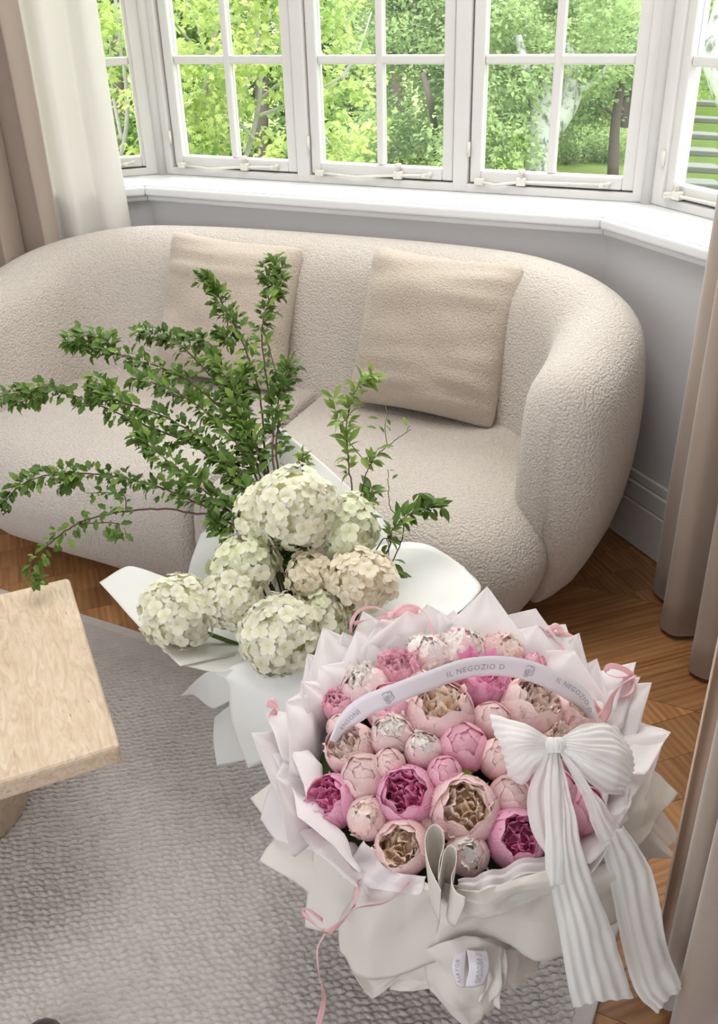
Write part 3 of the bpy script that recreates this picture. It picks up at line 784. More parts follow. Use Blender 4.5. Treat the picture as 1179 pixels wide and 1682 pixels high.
# ------------------------------------------------------------------ outdoors, seen below the horizon from an upper floor
GZ = -4.2
gp = [(-60, 4.5), (60, 4.5), (60, 140), (-60, 140)]
M['lawn'] = mat_plain('lawn', srgb(124, 144, 74), 0.9, 0.25, 1.2, 0.6, 30, 0.05, coords='Object')
M['asphalt'] = mat_plain('asphalt', srgb(150, 150, 150), 0.9, 0.1, 2.0)
M['stone'] = mat_plain('grey_stone', srgb(98, 100, 94), 0.8, 0.12, 3.0, 0.4, 20, 0.02)
M['bark'] = mat_plain('grey_bark', srgb(150, 148, 138), 0.9, 0.25, 14.0, 0.6, 40, 0.01)
M['darkbark'] = mat_plain('dark_bark', srgb(84, 74, 66), 0.9, 0.2, 12.0, 0.5, 40, 0.01)
def mat_plane_bark():
    m, nt, out = new_mat('mottled_plane_bark')
    tc = node(nt, 'ShaderNodeTexCoord'); mp = node(nt, 'ShaderNodeMapping'); mp.inputs['Scale'].default_value = (5, 5, 2.6); L(nt, tc.outputs['Object'], mp.inputs['Vector'])
    ns = node(nt, 'ShaderNodeTexNoise', Scale=1.0, Detail=5.0, Roughness=0.65); L(nt, mp.outputs[0], ns.inputs['Vector'])
    cr = node(nt, 'ShaderNodeValToRGB'); cr.color_ramp.interpolation = 'EASE'; e = cr.color_ramp.elements
    e[0].position = 0.36; e[0].color = srgb(96, 100, 86); e[1].position = 0.52; e[1].color = srgb(176, 180, 170); L(nt, ns.outputs['Fac'], cr.inputs[0])
    p = node(nt, 'ShaderNodeBsdfPrincipled', Roughness=0.9); L(nt, cr.outputs[0], p.inputs['Base Color']); L(nt, p.outputs[0], out.inputs[0]); return m
M['plane'] = mat_plane_bark()
M['leaf_maple'] = mat_leaf('maple_leaf_spring', srgb(106, 142, 62), srgb(190, 202, 122), 0.45, scale=1.2)
M['leaf_plane'] = mat_leaf('plane_tree_leaf', srgb(102, 134, 78), srgb(170, 190, 128), 0.45, scale=0.9)
M['leaf_dark'] = mat_leaf('dark_hedge_leaf', srgb(62, 92, 50), srgb(124, 152, 84), 0.35, scale=0.7)
o = prism('terrain_lawn', gp, GZ - 0.3, GZ, M['lawn']); tag(o, kind='structure')

def leaf_cloud(name, centers, sizes, size, mat, parent, star=False, seed=0, kind='stuff'):
    """one mesh of many separate bent leaves"""
    rg = np.random.RandomState(seed); n = len(centers)
    if star:
        base = np.array([(0, 0, 0), (0.30, 0.10, .03), (0.52, 0.32, -.04), (0.26, 0.42, .04), (0.30, 0.80, -.05), (0.10, 0.62, .04), (0, 1.0, -.1), (-0.10, 0.62, .04), (-0.30, 0.80, -.05), (-0.26, 0.42, .04), (-0.52, 0.32, -.04), (-0.30, 0.10, .03)])
        fc = [(0, 1, 2, 3), (0, 3, 4, 5), (0, 5, 6, 7), (0, 7, 8, 9), (0, 9, 10, 11)]
    else:
        base = np.array([(0, 0, 0), (0.32, 0.45, .08), (0, 1.0, -.08), (-0.32, 0.45, .08)]); fc = [(0, 1, 2), (0, 2, 3)]
    ax = rg.normal(size=(n, 3)); ax[:, 2] = ax[:, 2] * 0.6 - 0.35; ax /= np.linalg.norm(ax, axis=1)[:, None]          # leaf direction
    up = rg.normal(size=(n, 3)); up[:, 2] = np.abs(up[:, 2]) + 0.7
    sx = np.cross(ax, up); sx /= np.linalg.norm(sx, axis=1)[:, None]; nz = np.cross(sx, ax)
    s = size * (0.65 + 0.7 * rg.rand(n)) * sizes
    V = centers[:, None, :] + s[:, None, None] * (base[None, :, 0:1] * sx[:, None, :] + base[None, :, 1:2] * ax[:, None, :] + base[None, :, 2:3] * nz[:, None, :])
    nb = len(base); V = V.reshape(-1, 3) - np.array(world_loc(parent))
    me = bpy.data.meshes.new(name); me.vertices.add(len(V)); me.vertices.foreach_set('co', V.astype(np.float32).ravel())
    lens = np.array([len(f) for f in fc]); flat = np.concatenate([np.array(f) for f in fc])
    idx = (np.arange(n)[:, None] * nb + flat[None, :]).ravel()
    starts = (np.cumsum(lens) - lens)[None, :] + (np.arange(n) * lens.sum())[:, None]
    me.loops.add(len(idx)); me.loops.foreach_set('vertex_index', idx.astype(np.int32))
    me.polygons.add(n * len(fc)); me.polygons.foreach_set('loop_start', starts.ravel().astype(np.int32)); me.polygons.foreach_set('loop_total', np.tile(lens, n).astype(np.int32))
    me.update(calc_edges=True); me.materials.append(mat)
    o = bpy.data.objects.new(name, me); link(o, parent); tag(o, kind=kind); return o
def blob_points(rg, blobs, n):
    """points thrown in ellipsoid clumps, denser near their skins"""
    w = np.array([b[3] ** 2 for b in blobs]); w = w / w.sum(); out = []
    for b, k in zip(blobs, rg.multinomial(n, w)):
        d = rg.normal(size=(k, 3)); d /= np.linalg.norm(d, axis=1)[:, None]; r = b[3] * rg.rand(k) ** 0.45
        out.append(np.array(b[:3]) + d * r[:, None] * np.array([1, 1, 0.75]))
    return np.concatenate(out)
def branch_px(name, pts_, r0, r1, mat, parent, n=8):
    P = [pt(*p) for p in pts_]; Q = [crs(P, i / 24) for i in range(25)]
    return tube(name, Q, [r0 + (r1 - r0) * i / 24 for i in range(25)], mat, parent, n)
# --- near maple: slim grey stems, yellow-green star-shaped leaves
mp_ = empty('maple_tree', (-4.6, 11.6, GZ), 'young yellow-green maple with slim grey stems close outside the left windows', 'tree')
base = Vector((-4.3, 11.5, GZ))
def stem_to(px, py, d, r0, r1, lean=(0, 0)):
    top = pt(px, py, d); mid = base.lerp(top, 0.6) + Vector((lean[0], lean[1], 0)); P = [base, mid, top, top + Vector((0.1, 0.1, 1.5))]
    Q = [crs(P, i / 20) for i in range(21)]; tube('branch', Q, [r0 + (r1 - r0) * i / 20 for i in range(21)], M['bark'], mp_, 8)
stem_to(345, 120, 12.0, 0.06, 0.035); stem_to(405, 140, 12.6, 0.055, 0.03, (0.2, 0)); stem_to(420, 200, 11.5, 0.05, 0.02, (0.3, 0)); stem_to(205, 230, 11.2, 0.045, 0.02, (-0.3, 0))
for p in ([(352, 170, 12), (330, 60, 12), (300, -10, 12.2)], [(420, 170, 11.8), (455, 140, 11.6), (480, 120, 11.5)], [(418, 230, 11.5), (380, 190, 11.4), (330, 170, 11.3)], [(560, 130, 11.2), (590, 80, 11.4), (610, 20, 11.5)],
          [(425, 190, 11.4), (490, 165, 11.3), (560, 128, 11.2)], [(345, 100, 12), (300, 55, 11.7), (275, 20, 11.4)], [(420, 120, 12), (440, 40, 12), (450, -30, 12)], [(200, 230, 11.2), (185, 150, 11.3), (180, 60, 11.2)], [(500, 160, 11.4), (530, 220, 11.2), (560, 255, 11.1)]):
    branch_px('branch', p, 0.026, 0.011, M['bark'], mp_, 6)
rg = np.random.RandomState(21)
cl = []
for i in range(300):
    px = rg.uniform(120, 640); py = rg.uniform(-60, 330); d = rg.uniform(9.8, 13.6)
    keep = 1.0 if px < 560 else max(0.0, 1 - (px - 560) / 70 - (0.25 if py < 120 else -0.2))
    if rg.rand() > keep: continue
    c = pt(px, py, d); cl.append((c.x, c.y, c.z, rg.uniform(0.16, 0.34)))
pts_all = blob_points(rg, cl, 9500)
dist = np.array([(Vector(p) - CAM).dot(FWD) for p in pts_all]); order = np.argsort(dist)
pts_all = pts_all[order]
leaf_cloud('foliage', pts_all[300:], np.ones(len(pts_all) - 300), 0.098, M['leaf_maple'], mp_, True, 5)
lm = []
for s in range(4):
    bv = [(0, 0, 0), (0.30, 0.10, .03), (0.52, 0.32, -.04), (0.26, 0.42, .04), (0.30, 0.80, -.05), (0.10, 0.62, .04), (0, 1.0, -.1 - 0.05 * s), (-0.10, 0.62, .04), (-0.30, 0.80, -.05), (-0.26, 0.42, .04), (-0.52, 0.32, -.04), (-0.30, 0.10, .03)]
    lm.append(mesh_data('leaf', [(x * (0.9 + 0.08 * s), y, z * (1 + s)) for x, y, z in bv], [(0, 1, 2, 3), (0, 3, 4, 5), (0, 5, 6, 7), (0, 7, 8, 9), (0, 9, 10, 11)], M['leaf_maple'], False))
ml = world_loc(mp_)
for i, p in enumerate(pts_all[:300]):
    e = Euler((rnd(-0.9, 0.9), rnd(-0.7, 0.7), rnd(0, 6.28))).to_quaternion(); s = 0.10 * rnd(0.7, 1.2)
    inst('leaf', lm[i % 4], mp_, Vector(p) - ml, e, (s, s, s))
# --- plane trees further off
def plane_tree(label, loc, limbs, blobs, n, size, mat, seed, bark, cat='tree', name='plane_tree', group=None):
    e = empty(name, loc, label, cat, group)
    for i, (P, r0, r1) in enumerate(limbs):
        branch_px('trunk' if i == 0 else 'branch', P, r0, r1, bark, e, 12)
    rg = np.random.RandomState(seed); pp = blob_points(rg, blobs, n); leaf_cloud('foliage', pp, np.ones(len(pp)), size, mat, e, False, seed)
    return e
def px_blobs(rg, n, x0, x1, y0, y1, d0, d1, r0, r1, holes=()):
    out = []
    while len(out) < n:
        px, py = rg.uniform(x0, x1), rg.uniform(y0, y1)
        if any(abs(px - h[0]) < h[2] and abs(py - h[1]) < h[3] and rg.rand() < h[4] for h in holes): continue
        c = pt(px, py, rg.uniform(d0, d1)); out.append((c.x, c.y, c.z, rg.uniform(r0, r1)))
    return out
rg = np.random.RandomState(3)
l0 = pt(880, 330, 24.0)
plane_tree('pale mottled plane tree leaning past the right-hand front window', (l0.x, l0.y, GZ),
    [([(905, 420, 24), (890, 300, 24), (882, 225, 24), (893, 180, 24), (905, 120, 24.3)], 0.46, 0.30), ([(890, 235, 24), (880, 190, 23.8), (868, 130, 23.6), (850, 60, 23.5)], 0.22, 0.10), ([(905, 215, 24), (935, 165, 24.2), (938, 120, 24.2), (925, 80, 24.3)], 0.30, 0.24), ([(930, 160, 24), (980, 130, 24), (1010, 90, 24)], 0.10, 0.05)],
    px_blobs(rg, 60, 760, 1010, -60, 140, 23.0, 26.5, 0.5, 1.0) + px_blobs(rg, 34, 740, 868, 120, 290, 22.5, 25.0, 0.4, 0.8), 15000, 0.16, M['leaf_plane'], 41, M['plane'])
l1 = pt(795, 330, 27.0)
plane_tree('tall pale plane tree whose upper trunk shows left of the right-hand front window', (l1.x, l1.y, GZ),
    [([(800, 330, 28), (786, 200, 28), (790, 95, 27), (803, 40, 27), (808, -60, 27)], 0.32, 0.34), ([(790, 70, 27), (830, 55, 26.8), (880, 40, 26.5)], 0.07, 0.03)],
    px_blobs(rg, 60, 600, 860, -70, 100, 27.4, 30, 0.5, 1.0, ((805, 40, 26, 60, 0.9),)), 11000, 0.15, M['leaf_plane'], 42, M['plane'])
l2 = pt(720, 330, 26.0)
plane_tree('light green tree with a dark limb filling the middle window', (l2.x, l2.y, GZ),
    [([(722, 330, 28), (717, 240, 27), (708, 175, 25.2), (695, 122, 25.6)], 0.13, 0.08), ([(700, 140, 26.2), (690, 60, 27), (672, -20, 27)], 0.07, 0.05)],
    px_blobs(rg, 95, 590, 790, -60, 330, 25.8, 29.5, 0.5, 1.05) , 15000, 0.16, M['leaf_plane'], 43, M['darkbark'], name='lime_tree')
l3 = pt(1008, 300, 30.0)
plane_tree('small tree with a thin dark trunk on the lawn by the right corner post', (l3.x, l3.y, GZ),
    [([(1006, 300, 30), (1008, 240, 30), (1012, 190, 30), (1020, 140, 30)], 0.19, 0.13), ([(1010, 190, 30), (990, 175, 30), (975, 165, 30)], 0.06, 0.03)],
    px_blobs(rg, 46, 930, 1070, 10, 150, 29, 32, 0.6, 1.1) + px_blobs(rg, 20, 900, 990, 150, 215, 30.5, 33, 0.5, 0.9), 9000, 0.17, M['leaf_plane'], 44, M['darkbark'], name='park_tree')
l4 = pt(1165, 130, 17.0)
plane_tree('thick pale plane tree trunk seen through the side window at the right', (l4.x, l4.y, GZ),
    [([(1235, 330, 17.5), (1218, 200, 17), (1182, 95, 17), (1196, 20, 17), (1215, -60, 17)], 0.34, 0.28)],
    px_blobs(rg, 44, 1080, 1260, -60, 130, 18, 22, 0.4, 0.8), 8000, 0.14, M['leaf_plane'], 45, M['plane'])
# --- hedge mass and trees behind everything
for i, (x0, x1, y0, y1, d, lab) in enumerate(((60, 330, -80, 330, 33, 'dark leafy tree behind the maple, beyond the left side window'), (300, 560, -80, 330, 34, 'dense mid-green tree behind the maple stems'), (520, 780, -80, 330, 36, 'dense green tree behind the dark-limbed tree'), (740, 960, -80, 255, 40, 'leafy green tree at the back of the lawn behind the plane tree'), (930, 1130, -80, 205, 42, 'leafy green tree at the back of the lawn behind the thin dark trunk'), (1090, 1800, -80, 300, 36, 'leafy green tree behind the side window trunk'))):
    rg = np.random.RandomState(60 + i)
    c = pt((x0 + x1) / 2, 300, d)
    plane_tree(lab, (c.x, c.y, GZ), [([((x0 + x1) / 2, 420, d), ((x0 + x1) / 2, 100, d), ((x0 + x1) / 2 + 10, -80, d)], 0.3, 0.2)], px_blobs(rg, 90 if x1 < 1500 else 190, x0, x1, y0, y1, d, d + 4, 0.9, 1.8), 11000 if x1 < 1500 else 22000, 0.30, M['leaf_dark'] if i < 2 else M['leaf_plane'], 70 + i, M['darkbark'], name='background_tree')
# small shrubs along the lawn's edge
for i, (px, py, d, s, lab) in enumerate(((960, 245, 34, 0.9, 'low bright green bush on the lawn left of the thin dark trunk'), (1040, 262, 36, 1.0, 'low bush with a red-brown tint beside the right corner post'), (930, 215, 38, 1.2, 'mid-green bush behind the leaning plane tree'))):
    c = pt(px, py, d); rg = np.random.RandomState(90 + i)
    e = empty('bush', (c.x, c.y, GZ), lab, 'bush')
    tube('stem', [Vector((c.x, c.y, GZ)), c], 0.05, M['darkbark'], e, 6)
    pp = blob_points(rg, [(c.x + rg.uniform(-s, s) * 1.6, c.y + rg.uniform(-s, s), max(c.z + rg.uniform(-s, s) * 0.5, GZ + 0.3), s * rg.uniform(0.5, 0.8)) for _ in range(9)], 2600)
    leaf_cloud('foliage', pp, np.ones(len(pp)), 0.15, M['leaf_plane'], e, False, 95 + i)
# grey stone garden steps seen through the side window
st = empty('garden_steps', pt(1152, 270, 26), 'flight of grey stone garden steps between grass, seen through the right side window', 'steps')
for k in range(7):
    py = 300 - k * 27; a_ = pt(1118, py, 24 + k * 2.0); b_ = pt(1190, py + 4, 24 + k * 2.0)
    dd = (b_ - a_).normalized(); n_ = v2(-dd.y, dd.x)
    V = [a_, b_, b_ + n_ * 0.9, a_ + n_ * 0.9]; V = V + [v - Vector((0, 0, 0.16)) for v in V]
    o = mk('step', V, [(0, 1, 2, 3), (7, 6, 5, 4), (0, 4, 5, 1), (1, 5, 6, 2), (2, 6, 7, 3), (3, 7, 4, 0)], M['stone'], st, False); bevel(o, 0.03)
    B = [v - Vector((0, 0, 0.161)) for v in V[:4]]; B = B + [Vector((v.x, v.y, GZ)) for v in B]
    mk('grass_bank', B, [(0, 1, 2, 3), (7, 6, 5, 4), (0, 4, 5, 1), (1, 5, 6, 2), (2, 6, 7, 3), (3, 7, 4, 0)], M['lawn'], st, False)
# ------------------------------------------------------------------ hydrangea-like white snowball bouquet with green sprays
random.seed(77)
HB = Vector((-0.10, 1.44, 0.0))          # where the stems gather
HW = HB + Vector((0, 0, 0.13))
M['snow'] = mat_petal('snowball_petal', srgb(234, 232, 192), srgb(254, 252, 240), 0.3, 0.15)
M['snow_warm'] = mat_petal('snowball_petal_aged', srgb(230, 220, 182), srgb(253, 244, 228), 0.3, 0.15)
M['snow_green'] = mat_petal('snowball_petal_young', srgb(222, 228, 176), srgb(248, 250, 230), 0.3, 0.15)
M['core'] = mat_plain('flower_core', srgb(222, 222, 178), 0.8, 0.2, 60)
M['stem'] = mat_plain('green_stem', srgb(92, 112, 56), 0.6, 0.2, 30)
M['twig'] = mat_plain('brown_twig', srgb(86, 62, 50), 0.7, 0.2, 30)
M['spray_leaf'] = mat_leaf('spray_leaf', srgb(32, 58, 22), srgb(98, 130, 56), 0.25, 0.42, 9.0)
M['spray_leaf_light'] = mat_leaf('young_spray_leaf', srgb(62, 96, 34), srgb(140, 168, 78), 0.28, 0.42, 9.0)
M['bud'] = mat_plain('white_bud', srgb(232, 230, 205), 0.7, 0.1, 80)

def with_tip(me, vals):
    a = me.attributes.new('tip', 'FLOAT', 'POINT'); a.data.foreach_set('value', np.array(vals, dtype=np.float32)); return me
def floret_mesh(mat, seed):
    rs = random.Random(seed); V, F, T = [], [], []
    for k in range(4):
        a0 = k * math.pi / 2 + rs.uniform(-0.15, 0.15); tilt = rs.uniform(-0.05, 0.35); w = rs.uniform(0.92, 1.1); o = len(V)
        prof = [(0.02, 0.06), (0.20, 0.30), (0.48, 0.50), (0.78, 0.46), (1.0, 0.16)]
        for r, hw in prof:
            for m in (-1, 0, 1):
                x, y = r, m * hw * w * (1 - 0.12 * (1 - abs(m)) * 0)
                z = tilt * r + 0.16 * math.sin(r * 2.6) - 0.22 * r * r + (0.06 * abs(m)) * rs.uniform(0.3, 1.4)
                if m == 0 and r > 0.95: x = 0.96
                V.append(Vector((x * math.cos(a0) - y * math.sin(a0), x * math.sin(a0) + y * math.cos(a0), z))); T.append(min(1, 0.15 + r * 0.9))
        for j in range(4):
            for i in range(2): F.append((o + j * 3 + i, o + j * 3 + i + 1, o + (j + 1) * 3 + i + 1, o + (j + 1) * 3 + i))
    me = mesh_data('floret', V, F, mat); return with_tip(me, T)
FLOR = {k: [floret_mesh(M[k], 10 + i) for i in range(5)] for k in ('snow', 'snow_warm', 'snow_green')}
def uv_ball(r, mat, name, parent, loc=(0, 0, 0), n=16, m=10, sc=(1, 1, 1)):
    V = []
    for j in range(m + 1):
        t = math.pi * j / m
        for i in range(n): V.append(Vector((loc[0] + r * sc[0] * math.sin(t) * math.cos(2 * math.pi * i / n), loc[1] + r * sc[1] * math.sin(t) * math.sin(2 * math.pi * i / n), loc[2] + r * sc[2] * math.cos(t))))
    return mk(name, V, [tuple(reversed(f)) for f in grid_faces(n, m + 1, 0, True)], mat, parent, True, True)
def snowball(px, py, d, rx, ry, n, kind, label, fs=0.0125, mix=None):
    c = pt(px, py, d); a, b = rx * d / FPX, ry * d / FPX
    e = empty('snowball_flower', c, label, 'flower', 'white snowball flower heads in the bouquet')
    ax = (RGT, UPV, -FWD); dep = (a + b) / 2
    ga = math.pi * (3 - math.sqrt(5))
    n = int(n * 1.15)
    for i in range(n):
        z = 1 - 2 * (i + 0.5) / n; rr = math.sqrt(1 - z * z); th = ga * i + rnd(-0.3, 0.3)
        v = Vector((rr * math.cos(th), rr * math.sin(th), z)) + Vector((rnd(-.12, .12), rnd(-.12, .12), rnd(-.12, .12))); v.normalize()
        p = ax[0] * (v.x * a) + ax[1] * (v.y * b) + ax[2] * (v.z * dep)
        if p.normalized().dot(FWD) > 0.75: continue          # stalk side, turned away into the bouquet
        p = p * rnd(0.80, 1.05)
        nrm = (p.normalized() + Vector((rnd(-.35, .35), rnd(-.35, .35), rnd(-.1, .45)))).normalized()
        q = nrm.to_track_quat('Z', 'Y') @ Euler((0, 0, rnd(0, 6.28))).to_quaternion()
        s = fs * 1.22 * rnd(0.8, 1.2); k = kind if (mix is None or random.random() > 0.3) else mix
        inst('floret', random.choice(FLOR[k]), e, p, q, (s, s, s))
    R = Matrix((RGT, UPV, -FWD)).transposed()
    V, F = [], []
    o = uv_ball(1.0, M['core'], 'flower_core', e, (0, 0, 0), 14, 9); o.data.transform(R.to_4x4() @ Matrix.Diagonal((a * 0.80, b * 0.80, dep * 0.80, 1)))
    w = HW - c; tube('flower_stalk', [Vector((0, 0, -b * 0.4)) + c, c + w * 0.4 + Vector((0, 0.0, 0.02)), c + w], [0.004, 0.0045, 0.005], M['stem'], e, 6)
    return e
snowball(487, 832, 1.735, 72, 66, 170, 'snow', 'topmost and largest creamy white snowball head in the bouquet', 0.0135)
snowball(430, 852, 1.775, 46, 56, 90, 'snow', 'white snowball head tucked left of the topmost one', 0.0125, 'snow_green')
snowball(570, 866, 1.765, 46, 58, 100, 'snow_green', 'greenish white snowball head right of and behind the topmost one', 0.0150)
snowball(402, 925, 1.745, 56, 46, 110, 'snow_green', 'greenish snowball head below the topmost one, on its left', 0.0130, 'snow')
snowball(293, 1005, 1.690, 61, 60, 150, 'snow', 'leftmost white snowball head, hanging over the white paper flap', 0.0130)
snowball(378, 983, 1.705, 50, 46, 100, 'snow', 'snowball head between the leftmost and the lowest ones', 0.0135)
snowball(460, 1044, 1.650, 62, 66, 160, 'snow', 'lowest snowball head, hanging over the front of the paper', 0.0145)
snowball(594, 953, 1.700, 56, 50, 120, 'snow_warm', 'cream-tinted snowball head at the right, just above a pink bow', 0.0135)
snowball(508, 944, 1.715, 38, 36, 66, 'snow_warm', 'small wilting cream snowball head in the middle', 0.0105)
snowball(528, 1012, 1.715, 50, 48, 90, 'snow_green', 'shaded snowball head right of the lowest one', 0.0135, 'snow')

# --- leafy sprays
def spray_leaf(mat, seed, kind):
    rs = random.Random(seed)
    if kind == 'lobed': pr = [(0.0, 0.03), (0.22, 0.16), (0.40, 0.30), (0.52, 0.20), (0.70, 0.23), (0.86, 0.11), (1.0, 0.0)]
    else: pr = [(0.0, 0.02), (0.2, 0.13), (0.42, 0.19), (0.62, 0.17), (0.82, 0.09), (1.0, 0.0)]
    V, F = [], []; bend = rs.uniform(0.15, 0.6); fold = rs.uniform(0.1, 0.45)
    for t, w in pr:
        z = -bend * t * t
        V += [Vector((-w, t, z + w * fold)), Vector((0, t, z)), Vector((w, t, z + w * fold))]
    for j in range(len(pr) - 1):
        for i in range(2): F.append((j * 3 + i, j * 3 + i + 1, (j + 1) * 3 + i + 1, (j + 1) * 3 + i))
    return mesh_data('leaf', V, F, mat)
SL = {(k, m): [spray_leaf(M[m], 5 * i + 3, k) for i in range(4)] for k in ('lobed', 'lance') for m in ('spray_leaf', 'spray_leaf_light')}
BALL = None
def spray(label, path, t0, nleaf, size, kind='lobed', mat='spray_leaf', side=None, buds=0, r=0.0022, spread=0.023, group='green leafy sprays in the white bouquet', root=True):
    global BALL
    P = [pt(*p) for p in path]
    if root: P = [HW + Vector((rnd(-.02, .02), rnd(-.01, .03), 0))] + P
    nleaf = int(nleaf * 1.5) if nleaf > 20 else nleaf; size *= 1.05
    e = empty('leafy_spray', P[0], label, 'branch', group)
    N = 60; Q = [crs(P, i / N) + Vector((rnd(-1, 1), rnd(-1, 1), rnd(-1, 1))) * 0.0012 for i in range(N + 1)]
    tube('twig', Q, [r * (1 - 0.75 * i / N) + 0.0004 for i in range(N + 1)], M['twig'], e, 6)
    twigs = [e]
    for (a, bpath) in (side or []):
        B = [crs(P, a)] + [pt(*p) for p in bpath]; Q2 = [crs(B, i / 24) for i in range(25)]
        tw = tube('side_twig', Q2, [r * 0.5 * (1 - 0.7 * i / 24) + 0.0003 for i in range(25)], M['twig'], e, 5); twigs.append(tw)
    paths = [(P, t0, nleaf)] + [([crs(P, a)] + [pt(*p) for p in bp], 0.25, max(6, int(nleaf * 0.22))) for a, bp in (side or [])]
    for (PP, ts, nn), own in zip(paths, twigs):
        for i in range(nn):
            t = ts + (1 - ts) * (i + rnd(0, 1)) / nn; t = min(t, 0.999)
            p = crs(PP, t); tg = (crs(PP, min(1, t + 0.02)) - crs(PP, max(0, t - 0.02))).normalized()
            out = Vector((rnd(-1, 1), rnd(-1, 1), rnd(-1, 1))); out = (out - tg * out.dot(tg)).normalized()
            off = spread * rnd(0.0, 1.0) ** 1.4 * (1 - 0.4 * t)
            dr = (tg * rnd(0.0, 0.9) + out * rnd(0.5, 1.0) + Vector((0, 0, rnd(-0.35, 0.25)))).normalized()
            nz = (Vector((rnd(-.6, .6), rnd(-.9, .3), 1)) - dr * 0).normalized(); xx = dr.cross(nz).normalized(); nz = xx.cross(dr)
            q = Matrix((xx, dr, nz)).transposed().to_quaternion(); s = size * rnd(0.6, 1.25)
            inst('leaf', random.choice(SL[(kind, mat if random.random() < 0.8 else 'spray_leaf_light')]), own, p + out * off - P[0], q, (s, s, s))
    if buds:
        if BALL is None:
            bm = bmesh.new(); bmesh.ops.create_icosphere(bm, subdivisions=1, radius=1); BALL = bpy.data.meshes.new('flower_bud'); bm.to_mesh(BALL); bm.free(); BALL.materials.append(M['bud'])
        for i in range(buds):
            t = rnd(0.55, 1.0); p = crs(P, t) + Vector((rnd(-1, 1), rnd(-1, 1), rnd(-0.5, 1))) * 0.016; s = rnd(0.0014, 0.0024)
            inst('flower_bud', BALL, e, p - P[0], None, (s, s, s))
    return e
G = 0.022
spray('tall upright leafy spray rising highest, its tip before the left cushion', [(455, 810, 1.83), (448, 690, 1.88), (430, 560, 1.95), (440, 500, 1.97), (462, 460, 1.98), (447, 424, 2.0)], 0.30, 150, G, side=[(0.55, [(465, 640, 1.9), (478, 592, 1.92)]), (0.86, [(440, 470, 1.98), (437, 440, 1.99)])])
spray('upright leafy spray left of the tallest one, bending left at its tip', [(445, 800, 1.85), (425, 640, 1.92), (390, 545, 1.97), (365, 500, 2.0), (352, 470, 2.0), (330, 458, 2.01)], 0.30, 150, G, side=[(0.6, [(372, 560, 1.97), (356, 545, 1.98)])])
spray('bushy leafy spray arching left to the higher of the two left tips', [(440, 790, 1.84), (380, 690, 1.90), (300, 620, 1.96), (220, 590, 2.0), (150, 570, 2.02), (108, 560, 2.03)], 0.28, 190, G * 1.05, buds=40, side=[(0.75, [(175, 560, 2.0), (130, 548, 2.02)])])
spray('leafy spray with tiny white buds reaching up left over the seat', [(435, 770, 1.86), (370, 650, 1.94), (300, 570, 2.0), (255, 550, 2.02), (225, 545, 2.03)], 0.36, 120, G, buds=60, side=[(0.7, [(335, 560, 1.99), (300, 550, 2.0)])])
spray('long dark leafy spray reaching the left picture edge above the seat front', [(430, 840, 1.82), (330, 740, 1.88), (240, 700, 1.93), (150, 660, 1.97), (70, 640, 2.0), (-5, 652, 2.02)], 0.28, 180, G * 1.05, side=[(0.85, [(60, 650, 2.0), (20, 665, 2.01)]), (0.6, [(180, 640, 1.95), (150, 625, 1.96)])])
spray('leafy spray across the middle of the green mass', [(425, 830, 1.80), (360, 745, 1.84), (280, 690, 1.88), (200, 660, 1.92), (140, 640, 1.95)], 0.3, 150, G)
spray('leafy spray curving down left past the seat front with pale tufts', [(400, 870, 1.80), (330, 830, 1.84), (260, 800, 1.87), (170, 780, 1.91), (80, 780, 1.94), (30, 800, 1.95), (2, 835, 1.96)], 0.30, 150, G, buds=24, side=[(0.72, [(120, 780, 1.92), (95, 800, 1.93)])])
spray('lowest thin spray trailing left down towards the travertine table', [(400, 885, 1.78), (310, 842, 1.82), (220, 838, 1.85), (140, 855, 1.86), (85, 890, 1.87), (52, 935, 1.87), (66, 962, 1.87)], 0.42, 64, G * 0.9, side=[(0.45, [(200, 812, 1.86), (140, 810, 1.88)]), (0.6, [(190, 860, 1.85), (197, 885, 1.85)])])
spray('short thick leafy spray low beside the left of the flower heads', [(410, 880, 1.78), (340, 810, 1.80), (260, 745, 1.85), (225, 715, 1.88)], 0.28, 150, G * 1.1)
spray('dense leafy spray close behind the topmost flower head', [(440, 830, 1.82), (410, 730, 1.86), (390, 660, 1.90), (400, 600, 1.93)], 0.25, 150, G * 1.05)
spray('leafy spray leaning right behind the topmost flower head', [(460, 800, 1.84), (456, 700, 1.88), (460, 640, 1.91), (476, 596, 1.93)], 0.30, 90, G)
spray('short leafy spray low at the left by the white paper', [(400, 890, 1.76), (370, 870, 1.77), (345, 850, 1.78)], 0.5, 46, G)
spray('upright willow-leaved spray with buds, in front of the sofa seat seam', [(575, 850, 1.80), (572, 760, 1.84), (570, 690, 1.87), (585, 640, 1.89), (612, 612, 1.90)], 0.34, 60, 0.030, 'lance', 'spray_leaf_light', buds=8, r=0.0016, spread=0.008, side=[(0.6, [(556, 690, 1.86), (545, 650, 1.87)]), (0.5, [(605, 760, 1.85), (622, 735, 1.86)])])
spray('bare forked twig rising right of the willow-leaved spray', [(590, 830, 1.81), (610, 760, 1.84), (640, 730, 1.86), (676, 704, 1.88)], 0.9, 2, 0.02, 'lance', r=0.0012, side=[(0.72, [(632, 700, 1.86), (637, 680, 1.87)])])
spray('willow-leaved spray leaning far right over the seat front', [(630, 920, 1.76), (645, 870, 1.78), (680, 840, 1.80), (705, 835, 1.81), (728, 832, 1.82)], 0.30, 52, 0.030, 'lance', 'spray_leaf', r=0.0014, spread=0.010, side=[(0.6, [(690, 810, 1.81), (700, 825, 1.82)])])
spray('willow-leaved sprig dropping its long leaf onto the right paper wing', [(620, 900, 1.74), (640, 920, 1.73), (652, 950, 1.71)], 0.45, 12, 0.034, 'lance', 'spray_leaf', r=0.0012, spread=0.006)
